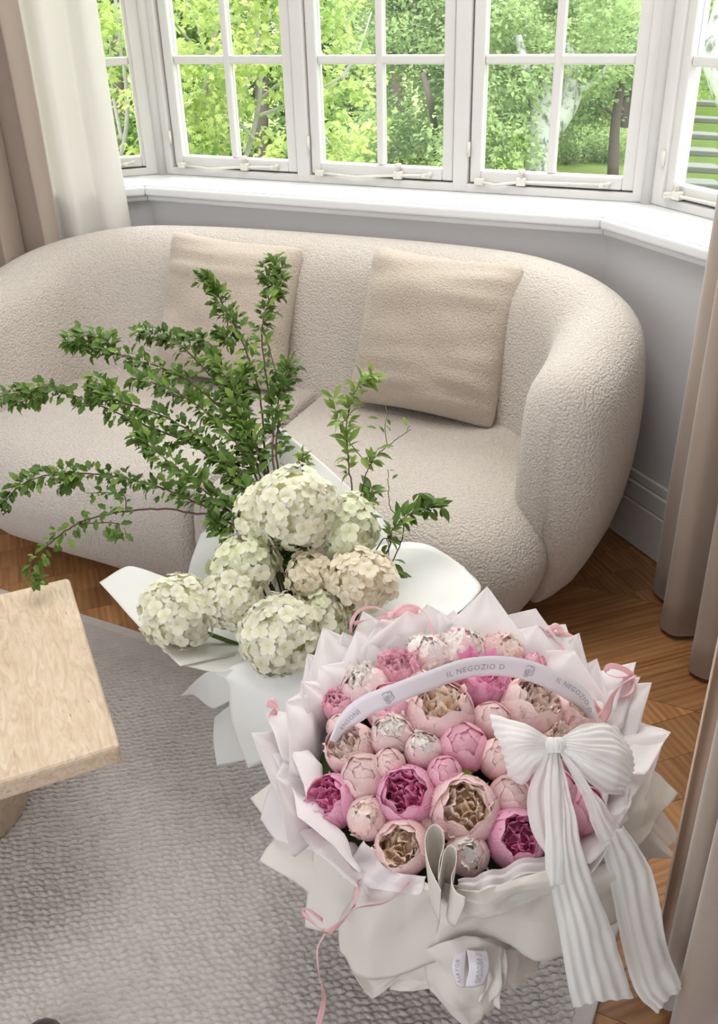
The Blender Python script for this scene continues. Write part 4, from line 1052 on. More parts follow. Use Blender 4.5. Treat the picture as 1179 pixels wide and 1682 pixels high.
spray('leafy willow sprig between the topmost heads and the paper', [(590, 880, 1.78), (600, 830, 1.80), (612, 800, 1.81)], 0.4, 30, 0.030, 'lance', 'spray_leaf', r=0.0014, spread=0.01)
spray('thin bare twig standing over the seat', [(655, 900, 1.78), (640, 830, 1.80), (637, 770, 1.82)], 0.9, 2, 0.016, 'lance', r=0.001)
spray('pale budding sprig just behind the topmost flower head', [(500, 790, 1.80), (496, 765, 1.81), (498, 745, 1.82)], 0.6, 30, 0.018, 'lobed', 'spray_leaf_light', buds=26, spread=0.012)
spray('inner leafy spray filling the middle of the green mass behind the flower heads', [(440, 800, 1.83), (400, 690, 1.88), (370, 620, 1.92), (345, 585, 1.95)], 0.3, 130, G)
spray('leafy spray leaning gently left just under the upper arching spray', [(430, 810, 1.82), (350, 690, 1.88), (280, 640, 1.92), (215, 620, 1.95)], 0.3, 130, G)
spray('short dark spray close left of the topmost flower head', [(425, 850, 1.79), (390, 790, 1.81), (355, 745, 1.84)], 0.3, 90, G * 1.1)
# dark foliage between the heads
for k, (px, py, d, lab) in enumerate(((480, 905, 1.79, 'dark leafy sprig filling the gap under the topmost head'), (545, 985, 1.77, 'dark leafy sprig in the gap right of the small wilting head'))):
    spray(lab, [(px, py + 25, d + 0.02), (px, py, d), (px + 6, py - 20, d)], 0.4, 34, 0.026, 'lobed', 'spray_leaf', spread=0.022)

# --- white paper round the bouquet
hp = empty('bouquet_paper', HB, 'white card paper wrapped round the snowball bouquet, flaring at both sides', 'wrapping paper')
def psheet(rows, mat='paper', parent=None, seed=0, name='paper_sheet', **kw):
    return sheet(name, [[pt(*p) for p in r] for r in rows], M[mat], parent or hp, seed=seed, **kw)
K_ = dict(crinkle=0.0010, cscale=5.0, nu=26, nv=26, lin=0.35)
psheet([[(163, 957, 1.80), (228, 1028, 1.72), (296, 1094, 1.62)], [(212, 930, 1.85), (300, 1010, 1.80), (352, 1082, 1.68)], [(275, 950, 1.90), (350, 1000, 1.86), (430, 1070, 1.76)], [(340, 985, 1.90), (420, 1010, 1.86), (480, 1060, 1.78)]], seed=1, **K_)
psheet([[(300, 985, 1.92), (360, 985, 1.90), (450, 985, 1.85)], [(312, 925, 1.95), (370, 910, 1.94), (460, 900, 1.88)], [(328, 878, 2.0), (385, 840, 1.98), (470, 820, 1.94)]], seed=2, **K_)
psheet([[(380, 880, 1.93), (500, 890, 1.90), (640, 930, 1.86)], [(410, 800, 1.98), (520, 810, 1.95), (640, 890, 1.90)], [(455, 698, 2.03), (530, 760, 1.99), (630, 850, 1.95)]], seed=3, **K_)
psheet([[(580, 1075, 1.64), (680, 1060, 1.66), (720, 1030, 1.70)], [(590, 1010, 1.76), (700, 990, 1.77), (789, 970, 1.80)], [(600, 900, 1.88), (690, 892, 1.89), (762, 932, 1.86)]], seed=4, crinkle=0.003, cscale=6.0)
psheet([[(352, 1106, 1.68), (440, 1072, 1.66), (540, 1080, 1.66)], [(374, 1122, 1.67), (450, 1140, 1.62), (550, 1150, 1.60)], [(380, 1190, 1.69), (450, 1200, 1.64), (560, 1210, 1.60)], [(408, 1262, 1.72), (470, 1240, 1.68), (570, 1240, 1.64)]], seed=5, **K_)
psheet([[(296, 1144, 1.72), (336, 1106, 1.72), (368, 1103, 1.71)], [(318, 1142, 1.73), (345, 1132, 1.73), (378, 1125, 1.72)], [(338, 1158, 1.74), (352, 1164, 1.74), (380, 1150, 1.73)]], seed=6, **K_)
psheet([[(352, 1178, 1.75), (375, 1160, 1.75), (398, 1150, 1.75)], [(350, 1215, 1.77), (380, 1208, 1.76), (412, 1200, 1.76)], [(356, 1258, 1.80), (390, 1252, 1.79), (440, 1240, 1.78)]], seed=7, **K_)
psheet([[(296, 1092, 1.63), (360, 1104, 1.66), (420, 1090, 1.68)], [(340, 1072, 1.70), (395, 1076, 1.72), (450, 1064, 1.74)], [(360, 1064, 1.75), (420, 1060, 1.77), (480, 1050, 1.78)]], seed=8, **K_)
# cone down to the floor
cv = []; nn = 32
for j, (z, r) in enumerate(((0.004, 0.085), (0.06, 0.075), (0.13, 0.055), (0.20, 0.085), (0.28, 0.125))):
    for i in range(nn):
        a = 2 * math.pi * i / nn; rr = r * (1 + 0.10 * math.sin(a * 5 + j) + 0.05 * math.sin(a * 11)); cv.append(HB + Vector((math.cos(a) * rr, math.sin(a) * rr, z + (0.012 * math.sin(a * 7) if j == 4 else 0))))
solidify(mk('paper_cone', cv, grid_faces(nn, 5, 0, True), M['paper'], hp), 0.0006)
# ------------------------------------------------------------------ peony bouquet
random.seed(5)
PC = Vector((0.130, 1.025, 0)); WAIST = PC + Vector((0, 0.0, 0.13))
def dome_z(p):
    r2 = ((p.x - PC.x) ** 2 + (p.y - PC.y) ** 2) / 0.20 ** 2
    return max(0.455 - 0.052 * r2 + 0.13 * (p.y - PC.y), 0.375)
def on_dome(px, py, lift=0.0):
    z = 0.54
    while z > 0.36 and z > dome_z(at(px, py, z)) + lift: z -= 0.001
    return at(px, py, z)
PAL = {   # outer base, outer tip, inner base, inner tip
    'blush': (srgb(244, 182, 188), srgb(253, 226, 226), srgb(252, 214, 172), srgb(255, 240, 226)),
    'shell': (srgb(244, 188, 192), srgb(253, 230, 228), srgb(248, 206, 196), srgb(253, 238, 230)),
    'pink': (srgb(236, 136, 184), srgb(250, 196, 220), srgb(228, 84, 154), srgb(248, 168, 208)),
    'white': (srgb(244, 196, 202), srgb(253, 230, 230), srgb(252, 240, 234), srgb(254, 250, 246)),
    'mid': (srgb(238, 150, 184), srgb(250, 200, 216), srgb(240, 150, 184), srgb(250, 206, 218)),
}
for k, v in PAL.items():
    M['pet_o_' + k] = mat_petal('petal_outer_' + k, v[0], v[1], 0.28); M['pet_i_' + k] = mat_petal('petal_inner_' + k, v[2], v[3], 0.15)
M['stamen'] = mat_plain('stamen', srgb(222, 184, 120), 0.7, 0.2, 60)
M['calyx'] = mat_leaf('peony_leaf', srgb(92, 128, 40), srgb(160, 184, 70), 0.25)
_pc = {}
def petal_mesh(shape, mat, seed):
    key = (shape, mat, seed)
    if key in _pc: return _pc[key]
    rs = random.Random(hash(shape) % 1000 + seed * 17 if False else seed * 17 + len(shape))
    if shape == 'cup': t0, t1, w, frill, flare, nu, nv = 0.10, 0.70, 0.98, 0.035, 0.02, 13, 11
    elif shape == 'lip': t0, t1, w, frill, flare, nu, nv = 0.10, 0.63, 0.85, 0.05, 0.07, 13, 11
    elif shape == 'bud': t0, t1, w, frill, flare, nu, nv = 0.10, 0.95, 0.95, 0.02, 0.00, 10, 12
    elif shape == 'crumple': t0, t1, w, frill, flare, nu, nv = 0.38, 1.02, 0.62, 0.12, 0.03, 11, 10
    elif shape == 'ruffle': t0, t1, w, frill, flare, nu, nv = 0.18, 0.52, 0.40, 0.14, 0.12, 9, 8
    else: t0, t1, w, frill, flare, nu, nv = 0.25, 0.62, 0.30, 0.22, 0.15, 9, 7            # frill
    ph = rs.uniform(0, 6); ph2 = rs.uniform(0, 6); notch = rs.uniform(0.0, 0.06); V, T = [], []
    for j in range(nv):
        v = j / (nv - 1)
        for i in range(nu):
            u = 2 * i / (nu - 1) - 1
            vv = v * (1 - 0.10 * u * u * v) - notch * math.exp(-(u * 4 + math.sin(ph)) ** 2) * v ** 6
            th = math.pi * (t0 + (t1 - t0) * vv)
            sh = min(1.0, (v * 1.9 + 0.22) ** 0.7) * (1 - 0.22 * max(0, v - 0.72) / 0.28 * (1 - 0.0))
            phi = u * w * sh
            fr = frill * v ** 3 * (math.sin(u * 7 + ph) + 0.6 * math.sin(u * 15 + ph2) * v)
            r = 1 + flare * v ** 4 + fr + 0.03 * math.sin(u * 3 + ph2) - 0.04 * u * u
            th += 0.5 * fr
            V.append(Vector((r * math.sin(th) * math.cos(phi), r * math.sin(th) * math.sin(phi), -r * math.cos(th)))); T.append(min(1, max(0, v ** 1.3)))
    me = with_tip(mesh_data('petal', V, grid_faces(nu, nv), M[mat]), T); _pc[key] = me; return me
def shell_mesh(lat, rad, frill, mat, seed, lift=0.05):
    """rounded petal lying on a ball: centred at latitude lat, angular radius rad, its upper edge lifting off a little"""
    key = ('shell', lat, rad, frill, mat, seed, round(lift, 2))
    if key in _pc: return _pc[key]
    rs = random.Random(seed * 31 + int(lat * 10) + int(rad)); n = 12; V, T = [], []
    c0 = Vector((math.cos(math.radians(lat)), 0, math.sin(math.radians(lat)))); up = Vector((-math.sin(math.radians(lat)), 0, math.cos(math.radians(lat)))); sd = Vector((0, 1, 0))
    p1, p2, p3 = rs.uniform(0, 6), rs.uniform(0, 6), rs.uniform(0, 6); nt = rs.uniform(-0.5, 0.5)
    for j in range(n):
        for i in range(n):
            x, y = 2 * i / (n - 1) - 1, 2 * j / (n - 1) - 1
            u, v = x * math.sqrt(1 - y * y / 2), y * math.sqrt(1 - x * x / 2)
            rho = min(1, math.hypot(u, v)); b = math.atan2(v, u)
            edge = rho ** 5
            ra = math.radians(rad) * rho * (1 + edge * (0.06 * math.sin(3 * b + p1) + frill * 0.8 * math.sin(9 * b + p2) + frill * 0.5 * math.sin(17 * b + p3)) - (0.16 * math.exp(-((b - 1.57 - nt) * 5) ** 2)) * rho ** 3)
            dr = c0 * math.cos(ra) + (sd * math.cos(b) + up * math.sin(b)) * math.sin(ra)
            top = max(0.0, math.sin(b)) * rho
            r = 1 + lift * top ** 3 + edge * frill * (math.sin(9 * b + p2) + 0.7 * math.sin(5 * b + p3)) * 0.8 + 0.012 * math.sin(4 * b + p1) * rho
            V.append(dr * r); T.append(min(1, max(0, 0.42 + 0.52 * rho * math.sin(b) + 0.12 * edge)))
    me = with_tip(mesh_data('petal', V, grid_faces(n, n), M[mat]), T); _pc[key] = me; return me
def scrap_mesh(mat, seed):
    """small upright crumpled inner petal, foot at the origin, frilled top edge"""
    key = ('scrap', mat, seed)
    if key in _pc: return _pc[key]
    rs = random.Random(seed * 53 + 7); nu, nv = 11, 7; V, T = [], []; p1, p2, p3 = rs.uniform(0, 6), rs.uniform(0, 6), rs.uniform(0, 6); cv_ = rs.uniform(0.15, 0.6); ln = rs.uniform(-0.2, 0.4)
    for j in range(nv):
        v = j / (nv - 1)
        for i in range(nu):
            u = 2 * i / (nu - 1) - 1
            w = 0.30 + 0.34 * v
            x = cv_ * u * u * 0.5 + 0.10 * v * math.sin(4 * u + p1) + 0.07 * v * v * math.sin(9 * u + p2) + ln * v * v
            z = v * (1 - 0.22 * u * u) * (1 + 0.14 * math.sin(6 * u + p3) * v + 0.08 * math.sin(13 * u + p1) * v)
            V.append(Vector((x, w * u, z))); T.append(min(1, v ** 0.8))
    me = with_tip(mesh_data('inner_petal', V, grid_faces(nu, nv), M[mat]), T); _pc[key] = me; return me
def ball_mesh(mat):
    key = ('ball', mat)
    if key not in _pc:
        V = []; T = []; n, m = 14, 10
        for j in range(m + 1):
            t = math.pi * j / m
            for i in range(n): V.append(Vector((math.sin(t) * math.cos(2 * math.pi * i / n), math.sin(t) * math.sin(2 * math.pi * i / n), math.cos(t)))); T.append(0.3 + 0.5 * (1 - j / m))
        _pc[key] = with_tip(mesh_data('flower_heart', V, [tuple(reversed(f)) for f in grid_faces(n, m + 1, 0, True)], M[mat]), T)
    return _pc[key]
QZ = lambda a: Euler((0, 0, a)).to_quaternion()
def peony(px, py, rpx, style, pal, label, tilt=(0.0, 0.0), lift=0.0, sq=1.0):
    c = on_dome(px, py, lift); d = (c - CAM).dot(FWD); R = 1.06 * rpx * d / FPX
    # axis: out of the dome, partly turned to where it is seen from
    nrm = Vector(((c.x - PC.x) * 1.5, (c.y - PC.y) * 1.5, 0.30)).normalized()
    axis = (nrm * 0.55 + Vector((0, 0, 0.35)) + (CAM - c).normalized() * 0.32 + Vector((tilt[0], tilt[1], 0))).normalized()
    q0 = axis.to_track_quat('Z', 'Y') @ QZ(rnd(0, 6.28))
    e = empty('peony', c, label, 'flower', 'peonies in the pink bouquet')
    def add(shape, mat, ang, sc, tx=0.0, dz=0.0, sx=1.0, seed=None, nm='petal'):
        q = q0 @ QZ(ang) @ Euler((0, tx, 0)).to_quaternion()
        s = R * sc
        inst(nm, petal_mesh(shape, mat, seed if seed is not None else random.randrange(4)), e, q0 @ Vector((0, 0, dz * R)), q, (s, s * sx, s))
    O, I = 'pet_o_' + pal, 'pet_i_' + pal
    def sh(mat, ang, lat, rad, sc, frill=0.02, tx=0.0, dz=0.0, lift=0.05, sx=1.0):
        q = q0 @ QZ(ang) @ Euler((rnd(-.1, .1), tx, 0)).to_quaternion(); s = R * sc
        inst('petal', shell_mesh(lat, rad, frill, mat, random.randrange(3), lift), e, q0 @ Vector((0, 0, dz * R)), q, (s, s * sx, s))
    def ruffles(n, sc, dz, spread, fr=0.085):
        """crumpled inner petals standing at all angles round the heart"""
        for k in range(n):
            f = (k + 0.5) / n; pol = spread * math.sqrt(f); an = k * 2.4 + rnd(-.3, .3)
            sh(I, an, round(78 - math.degrees(pol)), random.choice((27, 31, 36)), sc * rnd(0.88, 1.12), fr, rnd(-.35, .35), dz + rnd(-.05, .05), rnd(0.05, 0.30), rnd(0.6, 1.0))
        for k in range(n // 2 if fr > 0.06 else n // 5):
            add('frill', I, k * 2.4 + rnd(-.3, .3), sc * rnd(0.92, 1.15), 0.15 - spread * math.sqrt(min(1, k * 2 / n)) * 0.7 + rnd(-.2, .2), dz + rnd(-.05, .1), 1.3)
    def scraps(n, rho, z0, h):
        """crumpled inner petals standing all over the heart"""
        for k in range(n):
            r_ = rho * math.sqrt((k + 0.6) / n); an = k * 2.4 + rnd(-.2, .2); s = R * h * rnd(0.8, 1.2)
            q = q0 @ QZ(an + rnd(-.7, .7)) @ Euler((rnd(-.25, .25), 0.75 * r_ / rho * rnd(0.2, 1.0) - 0.25, 0)).to_quaternion()
            inst('inner_petal', scrap_mesh(I, random.randrange(6)), e, q0 @ Vector((math.cos(an) * r_ * R, math.sin(an) * r_ * R, (z0 + 0.10 * r_) * R)), q, (s, s, s))
        o = inst('flower_heart', ball_mesh(I), e, q0 @ Vector((0, 0, -0.10 * R)), q0, (R * 0.66, R * 0.66, R * 0.30))
    a0 = rnd(0, 6)
    if style == 'open':
        for k in range(6): sh(O, a0 + k * 1.047 + rnd(-.15, .15), -6, 58, rnd(0.97, 1.04), 0.02, rnd(-.06, .08), 0, rnd(-0.04, 0.06))
        for k in range(5): sh(O, a0 + 0.5 + k * 1.257 + rnd(-.15, .15), -2, 54, rnd(0.88, 0.94), 0.03, rnd(-.05, .10), 0, rnd(-0.03, 0.05))
        for k in range(5): sh(I, a0 + 1.0 + k * 1.257 + rnd(-.2, .2), 0, 48, rnd(0.76, 0.83), 0.05, rnd(-.05, .2), 0, rnd(0.0, 0.08))
        scraps(30, 0.66, 0.02, 0.55)
        if pal == 'blush':
            for k in range(7):
                an = k * 2.4; inst('stamen', scrap_mesh('stamen', k % 4), e, q0 @ Vector((math.cos(an) * 0.12 * R, math.sin(an) * 0.12 * R, 0.0)), q0 @ QZ(an) @ Euler((0, rnd(-.2, .3), 0)).to_quaternion(), (R * 0.2, R * 0.2, R * 0.42))
    elif style == 'full':          # wide open, petals in many loose folds
        for k in range(6): sh(O, a0 + k * 1.047 + rnd(-.15, .15), -12, 56, rnd(0.97, 1.04), 0.03, rnd(-.2, .0), 0, rnd(0.0, 0.1))
        for k in range(6): sh(O, a0 + 0.5 + k * 1.047 + rnd(-.15, .15), -2, 50, rnd(0.88, 0.94), 0.04, rnd(-.1, .10), 0, rnd(0.0, 0.1))
        for k in range(6): sh(I, a0 + 0.2 + k * 1.047 + rnd(-.2, .2), 8, 46, rnd(0.76, 0.83), 0.06, rnd(-.1, .1), 0.03, rnd(0.0, 0.1))
        scraps(36, 0.72, 0.16, 0.60)
    elif style == 'bud':
        inst('flower_heart', ball_mesh(I), e, (0, 0, 0), q0, (R * 0.80, R * 0.80, R * 0.82))
        for k in range(3): sh(O, a0 + k * 2.09 + rnd(-.3, .3), random.choice((46, 50, 54)), 56, rnd(0.86, 0.89), 0.012, 0, 0, 0.05)
        for k in range(4): sh(O, a0 + 0.7 + k * 1.571 + rnd(-.3, .3), 28, 54, rnd(0.91, 0.95), 0.015, rnd(-.1, .1), 0, 0.05)
        for k in range(5): sh(O, a0 + 0.2 + k * 1.257 + rnd(-.25, .25), 4, 56, rnd(0.96, 1.01), 0.02, rnd(-.05, .1), 0, 0.05)
    elif style == 'crown':         # bud with a crumpled white heart showing at the top
        inst('flower_heart', ball_mesh(I), e, (0, 0, 0), q0, (R * 0.70, R * 0.70, R * 0.74))
        ruffles(14, 0.90, 0.02, 0.95, 0.05)
        scraps(12, 0.42, 0.55, 0.42)
        for k in range(5): sh(O, a0 + k * 1.257 + rnd(-.2, .2), 2, 55, rnd(0.95, 1.0), 0.02, rnd(-.05, .1), 0, 0.03)
        for k in range(2): sh(O, a0 + 1.2 + k * 2.6, 24, 50, rnd(0.93, 0.97), 0.03, 0, 0, 0.06)
    elif style == 'fluffy':        # ball of frilled petals
        inst('flower_heart', ball_mesh(I), e, (0, 0, 0), q0, (R * 0.68, R * 0.68, R * 0.68))
        for k in range(5): sh(O, a0 + k * 1.257, -6, 52, rnd(0.95, 1.0), 0.05)
        for k in range(34): sh(I if k % 4 else O, k * 2.4 + rnd(-.2, .2), round(80 - 78 * math.sqrt(k / 34)), random.choice((24, 29, 34)), rnd(0.9, 1.05), 0.09, rnd(-.3, .3), rnd(-.03, .05), 0.12, rnd(0.7, 1))
    st = WAIST - c; tube('flower_stalk', [c - axis * (R * 0.8), c + st * 0.5 + Vector((0, 0, 0.01)), WAIST + Vector((rnd(-.02, .02), rnd(-.02, .02), 0))], [0.004, 0.004, 0.004], M['stem'], e, 6)
    return e
PE = [
 (723, 1174, 55, 'open', 'blush', 'wide open blush peony with a golden heart, upper middle under the printed ribbon'),
 (788, 1129, 47, 'full', 'pink', 'deep pink ruffled peony under the middle of the printed ribbon'),
 (868, 1168, 52, 'open', 'shell', 'large shell-pink open peony above the knot of the white bow', (0.25, 0.0)),
 (942, 1182, 44, 'open', 'blush', 'blush open peony under the right end of the printed ribbon', (0.2, 0.1)),
 (806, 1186, 32, 'bud', 'shell', 'shell-pink bud just above the left wing of the white bow'),
 (577, 1232, 42, 'open', 'shell', 'shell-pink open peony under the left end of the printed ribbon', (-0.1, 0)),
 (645, 1165, 42, 'bud', 'mid', 'rosy peony bud right below the first rose print on the ribbon'),
 (645, 1212, 37, 'crown', 'white', 'pale bud with a white crumpled top beside a small green leaf'),
 (696, 1236, 32, 'crown', 'white', 'round pale bud with a white crumpled heart in the centre of the bouquet'),
 (760, 1229, 40, 'bud', 'mid', 'rounded rose-pink half-open peony left of the white bow', (0, 0), 0.0),
 (639, 1256, 26, 'bud', 'shell', 'small closed cream-pink bud left of the central bud', (0, 0), 0.012),
 (730, 1271, 28, 'bud', 'mid', 'small closed rose-pink bud in the middle of the bouquet', (0, 0), 0.015),
 (599, 1280, 40, 'bud', 'shell', 'large pale bud on the left, right of the leftmost magenta peony'),
 (669, 1308, 47, 'open', 'pink', 'pink cup peony with a magenta heart in the lower left middle', (-0.05, -0.1)),
 (549, 1316, 42, 'open', 'pink', 'leftmost peony, pink with a magenta heart, against the tissue', (-0.2, 0)),
 (606, 1344, 35, 'crown', 'shell', 'pale bud with a torn white petal below the leftmost magenta peony'),
 (762, 1330, 54, 'open', 'blush', 'largest open blush peony with a cream heart, low in the middle', (0, -0.15)),
 (838, 1308, 34, 'bud', 'shell', 'tightly folded pale bud right of the largest open blush peony'),
 (818, 1248, 33, 'bud', 'shell', 'pale bud under the left wing of the white bow'),
 (661, 1392, 45, 'open', 'blush', 'lowest blush open peony resting on the front tissue', (-0.05, -0.15)),
 (768, 1402, 35, 'crown', 'white', 'lowest small pale bud with a white heart beside the rolled paper edge', (0, -0.1)),
 (846, 1378, 46, 'open', 'pink', 'pink peony with a magenta heart low at the right by the bow tails', (0.1, -0.15)),
 (602, 1137, 42, 'crown', 'white', 'pale fluffy peony at the upper left above the printed ribbon'),
 (561, 1160, 28, 'full', 'mid', 'small bright pink peony at the far upper left by the tissue'),
 (658, 1108, 35, 'full', 'mid', 'bright pink ruffled peony above the first rose print'),
 (702, 1086, 38, 'fluffy', 'white', 'white-pink ruffled peony at the back, left of the tallest tissue peak'),
 (757, 1078, 40, 'fluffy', 'white', 'white ruffled peony at the middle of the back row'),
 (822, 1084, 38, 'fluffy', 'shell', 'pale pink ruffled peony at the right of the back row'),
 (876, 1096, 20, 'fluffy', 'mid', 'small bright pink frilled peony at the right end of the back row', (0, 0), 0.015),
 (637, 1088, 16, 'fluffy', 'mid', 'tiny bright pink frilled tip at the left end of the back row', (0, 0), 0.015),
 (920, 1235, 38, 'full', 'shell', 'shell-pink peony behind the knot of the white bow'),
 (905, 1300, 40, 'bud', 'mid', 'rose-pink peony showing between the white bow tails'),
 (955, 1330, 38, 'bud', 'mid', 'rose-pink peony low at the right below the right bow wing', (0.1, 0)),
 (980, 1262, 36, 'full', 'shell', 'shell-pink peony under the right wing of the white bow'),
 (898, 1368, 34, 'bud', 'shell', 'pale bud behind the lower bow tails'),
 (700, 1360, 24, 'bud', 'shell', 'small shaded bud between the two lowest blush peonies', (0, 0), -0.015),
 (560, 1195, 24, 'bud', 'shell', 'small pale bud tucked at the left under the printed ribbon', (0, 0), -0.01),
 (690, 1130, 30, 'bud', 'shell', 'pale bud hidden below the printed ribbon', (0, 0), -0.015),
]
for p in PE: peony(*p)
# small green leaves that peep out, each on its own sprig
for px, py, lf, ang, lab in ((652, 1222, 0.02, 0.6, 'small bright green leaf lying on the pale crumpled bud'), (775, 1270, 0.006, 1.7, 'yellow-green leaf tip above the largest blush peony'), (737, 1130, 0.01, 2.4, 'small green leaf under the edge of the printed ribbon')):
    c = on_dome(px, py, lf); e = empty('leaf_sprig', c, lab, 'leaf')
    q = (CAM - c).normalized().to_track_quat('Z', 'Y') @ QZ(ang)
    me = spray_leaf(M['calyx'], 4, 'lance'); inst('leaf', me, e, (0, 0, 0), q, (0.042, 0.027, 0.027))
    tube('leaf_stalk', [c, c + Vector((0, 0.01, -0.02)), WAIST + Vector((0, 0, 0.1))], 0.0014, M['stem'], e, 5)
# dark green leafy filling below the flower heads
fe = empty('flower_foam', WAIST + Vector((0, 0, 0.0)), 'dark green foliage packed under the peony heads', 'foliage')
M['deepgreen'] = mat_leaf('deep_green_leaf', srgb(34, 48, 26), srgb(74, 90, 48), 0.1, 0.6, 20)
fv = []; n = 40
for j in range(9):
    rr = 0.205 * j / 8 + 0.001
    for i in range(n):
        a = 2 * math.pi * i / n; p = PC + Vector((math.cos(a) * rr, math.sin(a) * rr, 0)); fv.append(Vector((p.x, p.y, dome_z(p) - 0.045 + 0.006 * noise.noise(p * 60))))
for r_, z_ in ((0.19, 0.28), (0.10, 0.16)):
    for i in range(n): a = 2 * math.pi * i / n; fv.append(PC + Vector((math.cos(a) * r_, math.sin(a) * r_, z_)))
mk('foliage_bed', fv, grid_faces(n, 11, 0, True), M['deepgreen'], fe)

# ------------------------------------------------------------------ wrapping: pearl paper outside, white tissue inside
pw = empty('bouquet_wrap', PC, 'layered pearl-white paper and tissue wrapped round the peony bouquet on the rug', 'wrapping paper')
def rim(a, r, z): return PC + Vector((math.cos(a) * r, math.sin(a) * r, z))
def kite(tip, base_r, base_z, width, mat, seed, bow=0.02, lift=0.02, name='tissue_peak', cr=0.002, twist=0.0):
    """pointed corner of tissue: straight edges, a soft centre crease, a few pleats"""
    rs_ = random.Random(seed * 7 + 1)
    d = tip - PC; a = math.atan2(d.y, d.x); b = rim(a, base_r, base_z); ax = tip - b
    sd = ax.cross(Vector((0, 0, 1)).lerp(v2(-d.x, -d.y).normalized(), 0.35)).normalized(); nr = sd.cross(ax).normalized()
    if nr.z < 0: nr = -nr
    nu, nv = 17, 17; V = []; sh = rs_.uniform(0.42, 0.62); sk = rs_.uniform(-0.25, 0.25); k1 = rs_.uniform(1.5, 3.2); ph = rs_.uniform(0, 6); curl = rs_.uniform(-0.02, 0.02)
    for j in range(nv):
        t = j / (nv - 1)
        w = (0.55 + 0.45 * t / sh) if t < sh else (1 - t) / (1 - sh)
        for i in range(nu):
            s_ = 2 * i / (nu - 1) - 1
            tri = abs(((s_ * k1 + ph) % 2.0) - 1.0)
            p = b + ax * t + sd * (width * 0.62 * w * s_ + width * 0.3 * sk * math.sin(math.pi * t))
            q = p * 22 + Vector((seed, 0, 0))
            p = p + nr * (bow * math.sin(math.pi * t) - abs(s_) * w * lift + twist * s_ * w + 0.010 * (tri - 0.5) * w + curl * t ** 3 + cr * (1 - 3 * abs(noise.noise(q))))
            V.append(p)
    o = mk(name, V, grid_faces(nu, nv), M[mat], pw); solidify(o, 0.0003); return o
def T3(px, py, z): return at(px, py, z)
rs = random.Random(8)
peaks = [  # px, py, height, width
 (800, 963, .50, .15), (838, 1010, .46, .13), (884, 1002, .47, .15), (925, 1022, .46, .13), (952, 1040, .46, .13), (985, 1085, .44, .14), (1047, 1091, .44, .13), (1052, 1112, .43, .10), (1076, 1134, .42, .10), (1098, 1190, .40, .13), (1094, 1216, .38, .14), (1040, 1235, .38, .13), (1068, 1268, .37, .13),
 (770, 1000, .46, .12), (745, 1002, .46, .13), (700, 992, .47, .14), (668, 1000, .46, .14), (630, 1012, .45, .14), (600, 1000, .46, .12), (526, 1034, .45, .15), (560, 1040, .44, .13), (501, 1076, .44, .13), (480, 1140, .42, .13), (498, 1180, .41, .12), (432, 1176, .40, .12), (409, 1216, .38, .14), (450, 1232, .38, .13), (470, 1300, .36, .14)]
for i, (px, py, z, w) in enumerate(peaks): kite(T3(px, py, z), 0.205, 0.35, w * rs.uniform(0.9, 1.1), 'tissue', i, rs.uniform(-0.01, 0.03), rs.uniform(0.0, 0.03), twist=rs.uniform(-0.02, 0.02))
# second, inner ring hugging the flowers
for i in range(20):
    a = math.radians(-40 + 260 * i / 19 + rs.uniform(-6, 6)); r = rs.uniform(0.24, 0.285); hz = 0.415 + 0.045 * math.sin(a)
    kite(rim(a, r, hz + rs.uniform(-0.01, 0.02)), 0.208, 0.35, rs.uniform(0.11, 0.19), 'tissue', 40 + i, rs.uniform(0.0, 0.03), rs.uniform(0.0, 0.03), twist=rs.uniform(-0.02, 0.02))
def wsheet(rows, mat='wrap', seed=0, name='wrap_sheet', **kw):
    kw.setdefault('crinkle', 0.0012); kw.setdefault('cscale', 11.0); kw.setdefault('lin', 0.6); kw.setdefault('folds', 3); kw.setdefault('famp', 0.006); kw.setdefault('nu', 30); kw.setdefault('nv', 30)
    return sheet(name, [[pt(*p) for p in r] for r in rows], M[mat], pw, seed=seed, **kw)
# flat wings of paper at the left
wsheet([[(408, 1312, 1.50), (470, 1268, 1.47), (540, 1230, 1.44)], [(430, 1335, 1.48), (500, 1300, 1.45), (570, 1280, 1.40)], [(470, 1375, 1.42), (540, 1350, 1.38), (620, 1340, 1.34)]], seed=3, name='wrap_wing')
wsheet([[(424, 1345, 1.44), (452, 1285, 1.44), (500, 1240, 1.44)], [(450, 1378, 1.40), (500, 1330, 1.40), (545, 1290, 1.38)], [(530, 1402, 1.34), (575, 1370, 1.33), (620, 1345, 1.32)]], 'tissue', seed=4, name='tissue_wing')
wsheet([[(428, 1414, 1.42), (452, 1372, 1.42), (500, 1330, 1.42)], [(470, 1440, 1.38), (510, 1400, 1.37), (560, 1360, 1.36)], [(512, 1470, 1.36), (560, 1440, 1.32), (640, 1400, 1.30)]], seed=5, name='wrap_wing')
wsheet([[(498, 1524, 1.38), (505, 1450, 1.36), (520, 1380, 1.36)], [(540, 1530, 1.34), (560, 1455, 1.31), (580, 1395, 1.31)], [(600, 1520, 1.30), (620, 1450, 1.27), (660, 1420, 1.27)]], seed=6, name='wrap_wing')
